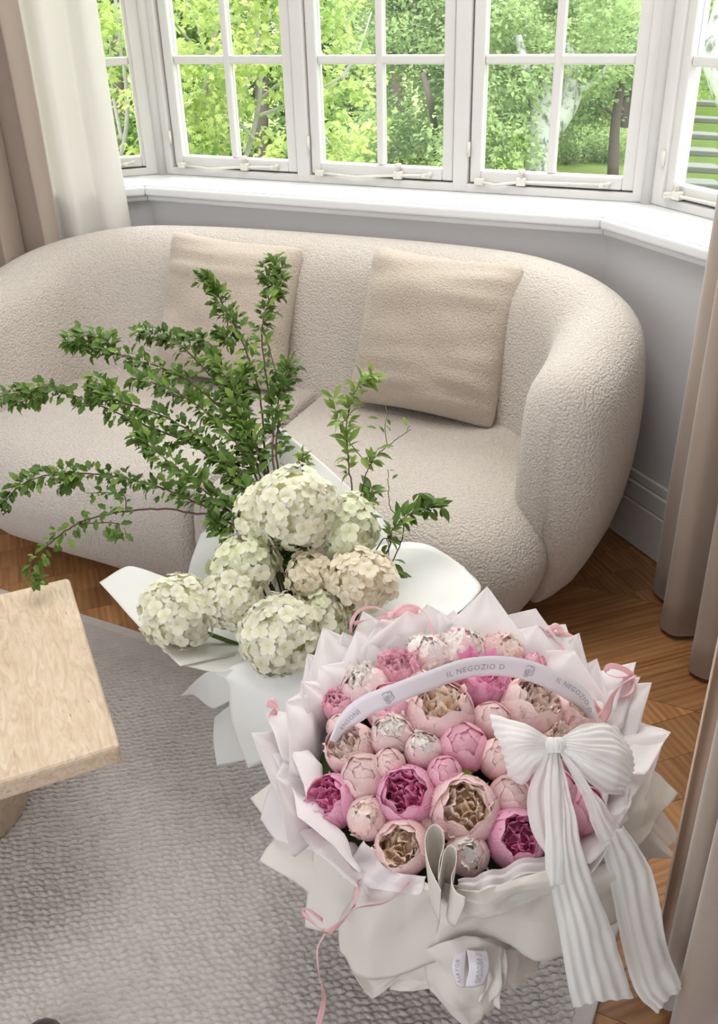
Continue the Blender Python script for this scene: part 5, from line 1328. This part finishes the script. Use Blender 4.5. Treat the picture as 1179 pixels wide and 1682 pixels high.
# right wings
wsheet([[(1020, 1270, 1.36), (1070, 1262, 1.38), (1112, 1303, 1.40)], [(1020, 1330, 1.33), (1060, 1330, 1.35), (1080, 1345, 1.37)], [(990, 1390, 1.30), (1030, 1400, 1.32), (1062, 1372, 1.35)]], seed=7, name='wrap_wing')
wsheet([[(1000, 1310, 1.38), (1075, 1318, 1.40), (1116, 1382, 1.42)], [(1000, 1370, 1.36), (1060, 1370, 1.38), (1092, 1392, 1.40)], [(990, 1420, 1.34), (1040, 1420, 1.36), (1082, 1406, 1.38)]], seed=8, name='wrap_wing')
wsheet([[(985, 1360, 1.34), (1050, 1350, 1.36), (1110, 1408, 1.40)], [(985, 1400, 1.32), (1040, 1400, 1.34), (1075, 1410, 1.37)], [(975, 1440, 1.30), (1020, 1440, 1.32), (1050, 1425, 1.34)]], seed=9, name='wrap_wing')
# front: left big sheet, right big sheet, rolled edges, folds
wsheet([[(556, 1565, 1.32), (585, 1600, 1.31), (640, 1605, 1.29), (720, 1580, 1.26)], [(556, 1510, 1.29), (610, 1530, 1.26), (660, 1530, 1.25), (722, 1510, 1.23)], [(590, 1462, 1.26), (630, 1465, 1.23), (680, 1462, 1.21), (724, 1462, 1.20)], [(630, 1430, 1.25), (670, 1440, 1.22), (700, 1448, 1.20), (722, 1450, 1.20)]], seed=10, name='wrap_front', nu=34, nv=34, lin=0.4)
wsheet([[(575, 1590, 1.34), (612, 1640, 1.36), (670, 1600, 1.34)], [(590, 1570, 1.33), (630, 1580, 1.33), (690, 1570, 1.32)]], seed=11, name='wrap_fold')
wsheet([[(716, 1560, 1.26), (800, 1545, 1.24), (900, 1575, 1.26), (1030, 1500, 1.32)], [(718, 1500, 1.23), (800, 1500, 1.20), (900, 1510, 1.22), (1030, 1450, 1.28)], [(722, 1475, 1.20), (790, 1475, 1.18), (890, 1450, 1.20), (1010, 1420, 1.26)], [(728, 1455, 1.19), (775, 1466, 1.18), (860, 1430, 1.20), (960, 1415, 1.25)]], seed=12, name='wrap_front', nu=40, nv=34, lin=0.3, folds=5, famp=0.012)
wsheet([[(742, 1462, 1.185), (790, 1462, 1.165), (860, 1440, 1.18), (930, 1420, 1.21)], [(738, 1475, 1.185), (790, 1486, 1.16), (870, 1462, 1.175), (940, 1440, 1.21)], [(760, 1500, 1.20), (820, 1500, 1.17), (880, 1480, 1.19), (940, 1450, 1.22)]], seed=13, name='wrap_fold', crinkle=0.004)
wsheet([[(960, 1405, 1.26), (1000, 1400, 1.28), (1050, 1400, 1.30)], [(960, 1450, 1.27), (1000, 1450, 1.29), (1050, 1440, 1.31)], [(980, 1530, 1.31), (1010, 1520, 1.31), (1034, 1502, 1.32)]], seed=14, name='wrap_fold')
# tissue lip along the front
wsheet([[(500, 1320, 1.36), (560, 1375, 1.30), (620, 1420, 1.26), (700, 1450, 1.22)], [(490, 1355, 1.34), (545, 1390, 1.28), (610, 1440, 1.24), (690, 1462, 1.20)], [(540, 1400, 1.31), (570, 1430, 1.27), (620, 1460, 1.24), (680, 1470, 1.21)]], 'tissue', seed=15, name='tissue_lip', pleats=5, pamp=0.005, nu=36)
wsheet([[(600, 1380, 1.25), (640, 1430, 1.215), (700, 1440, 1.20)], [(560, 1440, 1.27), (610, 1460, 1.22), (690, 1470, 1.19)]], 'tissue', seed=16, name='tissue_lip', pleats=3, pamp=0.005)
wsheet([[(752, 1445, 1.185), (795, 1436, 1.18), (850, 1415, 1.20), (920, 1400, 1.23)], [(752, 1462, 1.18), (795, 1468, 1.16), (850, 1440, 1.18), (930, 1420, 1.21)]], 'tissue', seed=17, name='tissue_lip', pleats=3, pamp=0.005, nu=30)
# pink inner paper at the right
M['pinkpaper'] = mat_plain('pink_tissue', srgb(250, 196, 200), 0.5, 0.03, 6, transl=0.3)
wsheet([[(930, 1330, 1.33), (975, 1310, 1.33), (1010, 1350, 1.33)], [(935, 1370, 1.29), (980, 1360, 1.29), (1010, 1370, 1.30)], [(930, 1410, 1.26), (975, 1405, 1.26), (1010, 1385, 1.28)]], 'pinkpaper', seed=18, name='pink_tissue')
# rolled S-shaped edges where the two front sheets meet
TOPS = [(724, 1462), (706, 1425), (698, 1388), (702, 1364), (714, 1354), (726, 1363), (729, 1385), (722, 1412), (720, 1445), (724, 1424), (730, 1398), (740, 1388), (749, 1397), (748, 1420), (741, 1442), (748, 1464), (764, 1474)]
def roll_row(dz, sq):
    out = []; c = at(722, 1430, 0.437)
    for i, (x, y) in enumerate(TOPS):
        p = at(x, y, 0.437); out.append(c + (p - c) * sq + Vector((0, 0, dz)))
    return out
sheet('rolled_edge', [roll_row(0, 1.0), roll_row(-0.014, 0.98), roll_row(-0.032, 0.9), roll_row(-0.075, 0.66)], M['wrap'], pw, 110, 14, 0.0002, 9.0, thick=0.0008, seed=33)
# skirt under the waist
wsheet([[(690, 1560, 1.27), (740, 1540, 1.22), (790, 1545, 1.22), (830, 1560, 1.25)], [(696, 1600, 1.29), (745, 1600, 1.24), (790, 1600, 1.24), (826, 1610, 1.27)], [(705, 1632, 1.31), (745, 1650, 1.27), (790, 1650, 1.27), (815, 1640, 1.29)], [(760, 1690, 1.31), (775, 1692, 1.30), (795, 1680, 1.30), (812, 1645, 1.31)]], seed=19, name='wrap_skirt', crinkle=0.005, cscale=12)
wsheet([[(640, 1590, 1.36), (690, 1580, 1.34), (710, 1575, 1.33)], [(640, 1625, 1.37), (680, 1628, 1.35), (712, 1625, 1.33)]], seed=20, name='wrap_skirt')
wsheet([[(815, 1560, 1.27), (850, 1560, 1.29), (890, 1570, 1.33)], [(815, 1600, 1.29), (848, 1610, 1.31), (885, 1585, 1.35)], [(832, 1622, 1.31), (848, 1628, 1.32), (868, 1598, 1.35)]], seed=21, name='wrap_skirt', crinkle=0.004)
wsheet([[(790, 1555, 1.24), (815, 1552, 1.25), (830, 1560, 1.26)], [(800, 1600, 1.25), (818, 1610, 1.26), (826, 1625, 1.27)], [(785, 1640, 1.27), (800, 1655, 1.28), (815, 1650, 1.29)]], seed=22, name='wrap_skirt', pleats=2, pamp=0.004)
# hidden cone of the wrap
cv = []; nn = 40
for j, (z, r) in enumerate(((0.010, 0.115), (0.06, 0.095), (0.13, 0.075), (0.20, 0.12), (0.28, 0.18), (0.335, 0.215))):
    for i in range(nn):
        a = 2 * math.pi * i / nn; rr = r * (1 + 0.06 * math.sin(a * 6 + j) + 0.03 * math.sin(a * 13)); cv.append(PC + Vector((math.cos(a) * rr, math.sin(a) * rr, z)))
solidify(mk('wrap_cone', cv, grid_faces(nn, 6, 0, True), M['wrap'], pw), 0.0006)
# ------------------------------------------------------------------ white chiffon bow
bw = empty('chiffon_bow', pt(910, 1224, 1.25), 'large white chiffon bow with long trailing tails tied over the peonies', 'bow')
def csheet(rows, name, pl, pa, seed, mat='chiffon', **kw):
    kw.setdefault('nu', 60); kw.setdefault('nv', 34)
    return sheet(name, [[pt(*p) for p in r] for r in rows], M[mat], bw, crinkle=0.0018, cscale=20.0, pleats=pl, pamp=pa * 0.42, folds=2, famp=0.004, seed=seed, thick=0.0003, **kw)
# wings: each row runs across the fold, rows go from the knot outward
csheet([[(903, 1213, 1.25), (901, 1222, 1.243), (903, 1233, 1.25)], [(868, 1192, 1.25), (862, 1224, 1.225), (884, 1256, 1.25)], [(830, 1178, 1.27), (838, 1230, 1.235), (866, 1284, 1.26)], [(803, 1172, 1.29), (822, 1236, 1.26), (838, 1290, 1.275)]], 'bow_loop', 9, 0.0030, 1)
csheet([[(905, 1214, 1.258), (904, 1224, 1.262), (906, 1232, 1.258)], [(862, 1188, 1.275), (866, 1226, 1.29), (884, 1262, 1.275)], [(806, 1173, 1.295), (828, 1240, 1.30), (852, 1289, 1.285)]], 'bow_loop', 9, 0.0030, 2)
csheet([[(918, 1214, 1.25), (921, 1223, 1.243), (919, 1233, 1.25)], [(955, 1196, 1.255), (966, 1232, 1.225), (952, 1270, 1.245)], [(995, 1188, 1.275), (1015, 1245, 1.24), (990, 1300, 1.26)], [(1030, 1218, 1.30), (1043, 1268, 1.28), (1022, 1306, 1.285)]], 'bow_loop', 10, 0.0030, 3)
csheet([[(918, 1215, 1.258), (921, 1224, 1.262), (920, 1232, 1.258)], [(960, 1188, 1.28), (985, 1225, 1.29), (960, 1262, 1.275)], [(1012, 1192, 1.30), (1042, 1250, 1.305), (1012, 1296, 1.29)]], 'bow_loop', 10, 0.0030, 4)
kn = [pt(904, 1223, 1.246), pt(908, 1224, 1.24), pt(914, 1224, 1.24), pt(920, 1222, 1.246)]
kq = [crs(kn, i / 20) for i in range(21)]
V, F = tube_data(kq, [0.0095 + 0.0012 * math.sin(i * 1.9) for i in range(21)], 18)
mk('knot', V, F, M['chiffon'], bw)
# tails
csheet([[(898, 1236, 1.25), (902, 1238, 1.247), (905, 1236, 1.25)], [(868, 1300, 1.235), (885, 1300, 1.23), (900, 1300, 1.235)], [(872, 1360, 1.215), (890, 1362, 1.21), (908, 1364, 1.215)], [(902, 1412, 1.20), (905, 1414, 1.20), (912, 1414, 1.20)]], 'bow_tail', 2, 0.003, 5)
csheet([[(903, 1236, 1.247), (908, 1236, 1.243), (914, 1236, 1.247)], [(893, 1300, 1.222), (905, 1302, 1.215), (922, 1300, 1.222)], [(895, 1380, 1.20), (908, 1384, 1.193), (926, 1380, 1.20)], [(896, 1452, 1.185), (908, 1456, 1.18), (925, 1452, 1.185)]], 'bow_tail', 2, 0.003, 6)
csheet([[(912, 1236, 1.247), (915, 1236, 1.244), (919, 1236, 1.247)], [(910, 1320, 1.22), (925, 1320, 1.215), (940, 1318, 1.22)], [(902, 1430, 1.195), (930, 1425, 1.19), (962, 1415, 1.20)], [(918, 1530, 1.20), (960, 1530, 1.195), (1004, 1520, 1.21)], [(933, 1620, 1.21), (980, 1616, 1.205), (1030, 1608, 1.225)], [(942, 1658, 1.215), (988, 1646, 1.21), (1042, 1640, 1.23)]], 'bow_tail', 5, 0.004, 7, nv=60)
csheet([[(917, 1230, 1.247), (920, 1233, 1.244), (922, 1236, 1.247)], [(950, 1270, 1.235), (962, 1290, 1.228), (955, 1305, 1.235)], [(990, 1320, 1.23), (990, 1345, 1.222), (975, 1360, 1.23)], [(1022, 1360, 1.24), (1008, 1375, 1.23), (988, 1388, 1.235)]], 'bow_tail', 3, 0.003, 8)
csheet([[(985, 1384, 1.24), (1003, 1368, 1.232), (1024, 1356, 1.24)], [(1002, 1450, 1.25), (1030, 1440, 1.24), (1070, 1432, 1.25)], [(1018, 1540, 1.27), (1050, 1535, 1.26), (1094, 1540, 1.27)], [(1040, 1620, 1.285), (1070, 1620, 1.275), (1112, 1600, 1.285)], [(1078, 1666, 1.295), (1092, 1650, 1.288), (1118, 1624, 1.295)]], 'bow_tail', 4, 0.004, 9, nv=56)

# ------------------------------------------------------------------ printed satin ribbon
pr = empty('printed_ribbon', pt(740, 1105, 1.37), 'white satin ribbon with grey rose prints and lettering arching across the peonies', 'ribbon')
RP = [on_dome(px, py, lf) for px, py, lf in ((547, 1218, 0.03), (566, 1188, 0.045), (600, 1160, 0.06), (645, 1141, 0.068), (705, 1118, 0.072), (765, 1098, 0.074), (822, 1094, 0.074), (872, 1103, 0.07), (922, 1125, 0.062), (958, 1152, 0.05), (976, 1190, 0.03))]
def rib_frame(t):
    p = crs(RP, t); tg = (crs(RP, min(1, t + 0.01)) - crs(RP, max(0, t - 0.01))).normalized()
    w = (UPV * 0.9 - FWD * 0.25); w = (w - tg * w.dot(tg)).normalized(); n = tg.cross(w)
    if n.dot(FWD) > 0: n = -n
    wd = 0.032 * (1 - 0.55 * max(0, 0.16 - t) / 0.16 - 0.35 * max(0, t - 0.86) / 0.14)
    return p, tg, w, n, wd
V = []; N = 90
for k in range(N):
    p, tg, w, n, wd = rib_frame(k / (N - 1))
    for m in (-1, -0.5, 0, 0.5, 1): V.append(p + w * (m * wd / 2) + n * (0.0015 * (1 - m * m)))
o = mk('ribbon_band', V, grid_faces(5, N), M['satin'], pr); solidify(o, 0.0004)
_len = [0.0]
for k in range(1, 201): _len.append(_len[-1] + (crs(RP, k / 200) - crs(RP, (k - 1) / 200)).length)
def t_at(s):
    for k in range(1, 201):
        if _len[k] >= s: return (k - 1 + (s - _len[k - 1]) / max(1e-9, _len[k] - _len[k - 1])) / 200
    return 1.0
def s_at(t): k = min(199, int(t * 200)); return _len[k] + (_len[k + 1] - _len[k]) * (t * 200 - k)
def text_shape(txt, spacing=1.15):
    cu = bpy.data.curves.new('lettering', 'FONT'); cu.body = txt; cu.size = 1.0; cu.space_character = spacing; cu.resolution_u = 2
    ob = bpy.data.objects.new('lettering', cu); COL.objects.link(ob)
    dg = bpy.context.evaluated_depsgraph_get(); me = bpy.data.meshes.new_from_object(ob.evaluated_get(dg))
    vs = [v.co.copy() for v in me.vertices]; fs = [tuple(p.vertices) for p in me.polygons]
    bpy.data.objects.remove(ob); bpy.data.curves.remove(cu); bpy.data.meshes.remove(me); return vs, fs
def print_on(vs, fs, t0, size, parent, frame, ywide=-0.35, name='printed_lettering', mat='print'):
    s0 = s_at(t0); out = []
    for v in vs:
        t = t_at(s0 + v.x * size); p, tg, w, n, wd = rib_frame(t)
        out.append(p + w * ((v.y + ywide) * size * (wd / 0.032)) + n * 0.0024)
    return mk(name, out, fs, M[mat], parent, False)
vs, fs = text_shape('IL NEGOZIO D'); print_on(vs, fs, t_at(s_at(0.445)), 0.0125, pr, rib_frame)
vs, fs = text_shape('IL NEGOZIO D'); print_on(vs, fs, 0.775, 0.0105, pr, rib_frame, 0.1)
vs, fs = text_shape('ENSONI'); print_on(vs, fs, 0.07, 0.0105, pr, rib_frame)
def rose_shape():
    V, F = [], []
    def arc(cx, cy, r, a0, a1, w0=0.05, w1=0.10, n=14):
        o = len(V)
        for i in range(n + 1):
            f = i / n; a = math.radians(a0 + (a1 - a0) * f); w = w0 + (w1 - w0) * math.sin(math.pi * f)
            V.append(Vector((cx + (r - w / 2) * math.cos(a), cy + (r - w / 2) * math.sin(a), 0))); V.append(Vector((cx + (r + w / 2) * math.cos(a), cy + (r + w / 2) * math.sin(a), 0)))
        for i in range(n): F.append((o + 2 * i, o + 2 * i + 1, o + 2 * i + 3, o + 2 * i + 2))
    arc(-0.08, 0.50, 0.42, 20, 170); arc(0.22, 0.52, 0.40, -30, 110); arc(0.10, 0.20, 0.52, 150, 290, 0.05, 0.14); arc(0.16, 0.20, 0.36, 130, 270); arc(0.20, 0.24, 0.22, 100, 330)
    arc(0.22, 0.30, 0.10, -60, 250, 0.04, 0.07); arc(0.22, 0.18, 0.48, -80, 10); arc(-0.10, -0.10, 0.45, 215, 310, 0.04, 0.13); arc(0.36, 0.34, 0.22, -80, 60)
    return V, F
vs, fs = rose_shape()
print_on(vs, fs, 0.283, 0.0125, pr, rib_frame, -0.25, 'printed_rose'); print_on(vs, fs, 0.69, 0.0125, pr, rib_frame, -0.20, 'printed_rose')

# ribbon tag tied low on the wrap
tg_ = empty('ribbon_tag', pt(783, 1590, 1.215), 'small white satin ribbon band with faint lettering tied low on the front wrap', 'ribbon')
B0 = [[pt(766, 1558, 1.222), pt(800, 1560, 1.222)], [pt(770, 1590, 1.208), pt(804, 1588, 1.212)], [pt(764, 1622, 1.225), pt(796, 1616, 1.225)]]
sheet('ribbon_band', [[r[0], (r[0] + r[1]) / 2 - FWD * 0.004, r[1]] for r in B0], M['satin'], tg_, 12, 16, 0.0, thick=0.0004)
B1 = [[pt(746, 1566, 1.224), pt(766, 1560, 1.222)], [pt(742, 1590, 1.215), pt(764, 1590, 1.214)], [pt(750, 1618, 1.228), pt(764, 1622, 1.226)]]
sheet('ribbon_band', [[r[0], (r[0] + r[1]) / 2 - FWD * 0.003, r[1]] for r in B1], M['satin'], tg_, 12, 16, 0.0, thick=0.0004)
def print_patch(txt, rows, size, u0, lift, x0=0.05, rot=True):
    vs, fs = text_shape(txt); out = []; xm = max(v.x for v in vs)
    for v in vs:
        t = x0 + v.x / xm * size; u = u0 - (v.y - 0.35) * 0.42
        L_ = crs([r[0] for r in rows], t); R_ = crs([r[1] for r in rows], t); m = L_.lerp(R_, u)
        out.append(m - FWD * lift * (1 - (2 * u - 1) ** 2) - FWD * 0.0012)
    mk('printed_lettering', out, fs, M['print'], tg_, False)
print_patch('IL NEGOZIO', B0, 0.82, 0.52, 0.004); print_patch('ROYALE', B1, 0.7, 0.35, 0.003, 0.2)

# ------------------------------------------------------------------ narrow pink ribbons
def pink(label, strips, loc):
    e = empty('pink_bow', loc, label, 'ribbon')
    for path, w, nm in strips:
        ribbon(nm, [pt(*p) for p in path], w, M['pinkribbon'], e, lambda t: UPV * 0.8 - FWD * 0.5, 30, lambda t, k=len(path): 0.9 * math.sin(t * 3.0 + k), 0.0003, 0.0006)
    return e
pink('pale pink ribbon bow on the tissue peaks just below the right snowball head', [
    ([(641, 1012, 1.585), (612, 1016, 1.585), (580, 1024, 1.59)], 0.016, 'bow_loop'), ([(641, 1011, 1.585), (664, 1002, 1.585), (687, 1005, 1.59)], 0.018, 'bow_loop'),
    ([(641, 1012, 1.58), (618, 998, 1.575), (592, 1002, 1.575), (578, 1020, 1.58), (576, 1040, 1.59)], 0.006, 'ribbon_tail'), ([(641, 1010, 1.58), (664, 995, 1.575), (690, 1000, 1.575), (707, 1025, 1.56), (711, 1064, 1.53)], 0.006, 'ribbon_tail'),
    ([(634, 1014, 1.58), (641, 1010, 1.575), (648, 1010, 1.58)], 0.010, 'knot')], pt(641, 1012, 1.585))
pink('pink ribbon bow pinned on the tissue at the back, in front of the sofa arm', [
    ([(900, 1040, 1.55), (885, 1030, 1.55), (880, 1042, 1.55), (897, 1048, 1.55)], 0.010, 'bow_loop'), ([(900, 1040, 1.55), (912, 1028, 1.55), (922, 1040, 1.55), (904, 1048, 1.55)], 0.010, 'bow_loop'),
    ([(902, 1044, 1.55), (915, 1060, 1.54), (926, 1076, 1.53)], 0.014, 'ribbon_tail'), ([(905, 1040, 1.55), (930, 1042, 1.55), (948, 1052, 1.55)], 0.007, 'ribbon_tail')], pt(902, 1042, 1.55))
pink('pink ribbon bow at the right on the tall tissue peak, with a white loop', [
    ([(1040, 1110, 1.47), (1022, 1098, 1.46), (1002, 1094, 1.46), (995, 1104, 1.46), (1010, 1112, 1.46), (1034, 1112, 1.47)], 0.009, 'bow_loop'),
    ([(1040, 1110, 1.465), (1022, 1125, 1.45), (1006, 1145, 1.43), (996, 1168, 1.42), (984, 1186, 1.41)], 0.017, 'ribbon_tail'), ([(1042, 1112, 1.465), (1034, 1136, 1.45), (1016, 1150, 1.44)], 0.014, 'ribbon_tail')], pt(1040, 1110, 1.465))
pink('pink ribbon twisting down the left tissue wall of the peony bouquet', [
    ([(440, 1156, 1.46), (452, 1164, 1.46), (446, 1180, 1.455), (450, 1196, 1.45), (466, 1216, 1.44), (488, 1246, 1.42)], 0.013, 'ribbon_tail'), ([(441, 1157, 1.46), (448, 1152, 1.46), (456, 1168, 1.46)], 0.010, 'bow_loop')], pt(450, 1196, 1.45))
pink('pink ribbon bow at the lower left with one long tail hanging to the rug', [
    ([(540, 1530, 1.25), (520, 1522, 1.25), (500, 1500, 1.25), (505, 1494, 1.25), (530, 1512, 1.25)], 0.013, 'bow_loop'), ([(538, 1532, 1.245), (560, 1514, 1.24), (585, 1492, 1.235), (630, 1484, 1.22), (656, 1466, 1.205), (672, 1448, 1.20)], 0.012, 'ribbon_tail'),
    ([(534, 1532, 1.25), (521, 1560, 1.25), (524, 1600, 1.25), (532, 1640, 1.25), (522, 1690, 1.25)], 0.009, 'ribbon_tail'), ([(589, 1446, 1.225), (584, 1470, 1.225), (578, 1494, 1.235)], 0.016, 'ribbon_tail')], pt(540, 1530, 1.25))

# ------------------------------------------------------------------ toe of a slipper at the bottom edge
sp_ = at(74, 1672, 0.055); sl = empty('slipper', (sp_.x, sp_.y - 0.06, 0), 'dark slipper toe with a cream rim, poking in at the bottom edge of the rug', 'slipper')
M['leather'] = mat_plain('dark_leather', srgb(70, 56, 58), 0.35, 0.1, 20); M['cream'] = mat_plain('cream_rim', srgb(226, 216, 200), 0.6, 0.05, 20)
def half_toe(name, r, ln, h, z0, mat, dx=0.0):
    V = []; n, m = 20, 9
    for j in range(m):
        f = j / (m - 1); z = z0 + h * math.sin(f * math.pi / 2)
        for i in range(n):
            a = 2 * math.pi * i / n; k = math.cos(f * math.pi / 2) + 0.02
            V.append(Vector((sp_.x + dx + math.cos(a) * r * k, sp_.y - 0.06 + math.sin(a) * ln * k, z)))
    F = grid_faces(n, m, 0, True); F.append(tuple(range((m - 1) * n, m * n))); F.append(tuple(reversed(range(n))))
    mk(name, V, F, mat, sl)
half_toe('toe_cap', 0.045, 0.075, 0.045, 0.022, M['leather'], -0.004); half_toe('sole', 0.050, 0.078, 0.016, 0.009, M['cream'], 0.006)
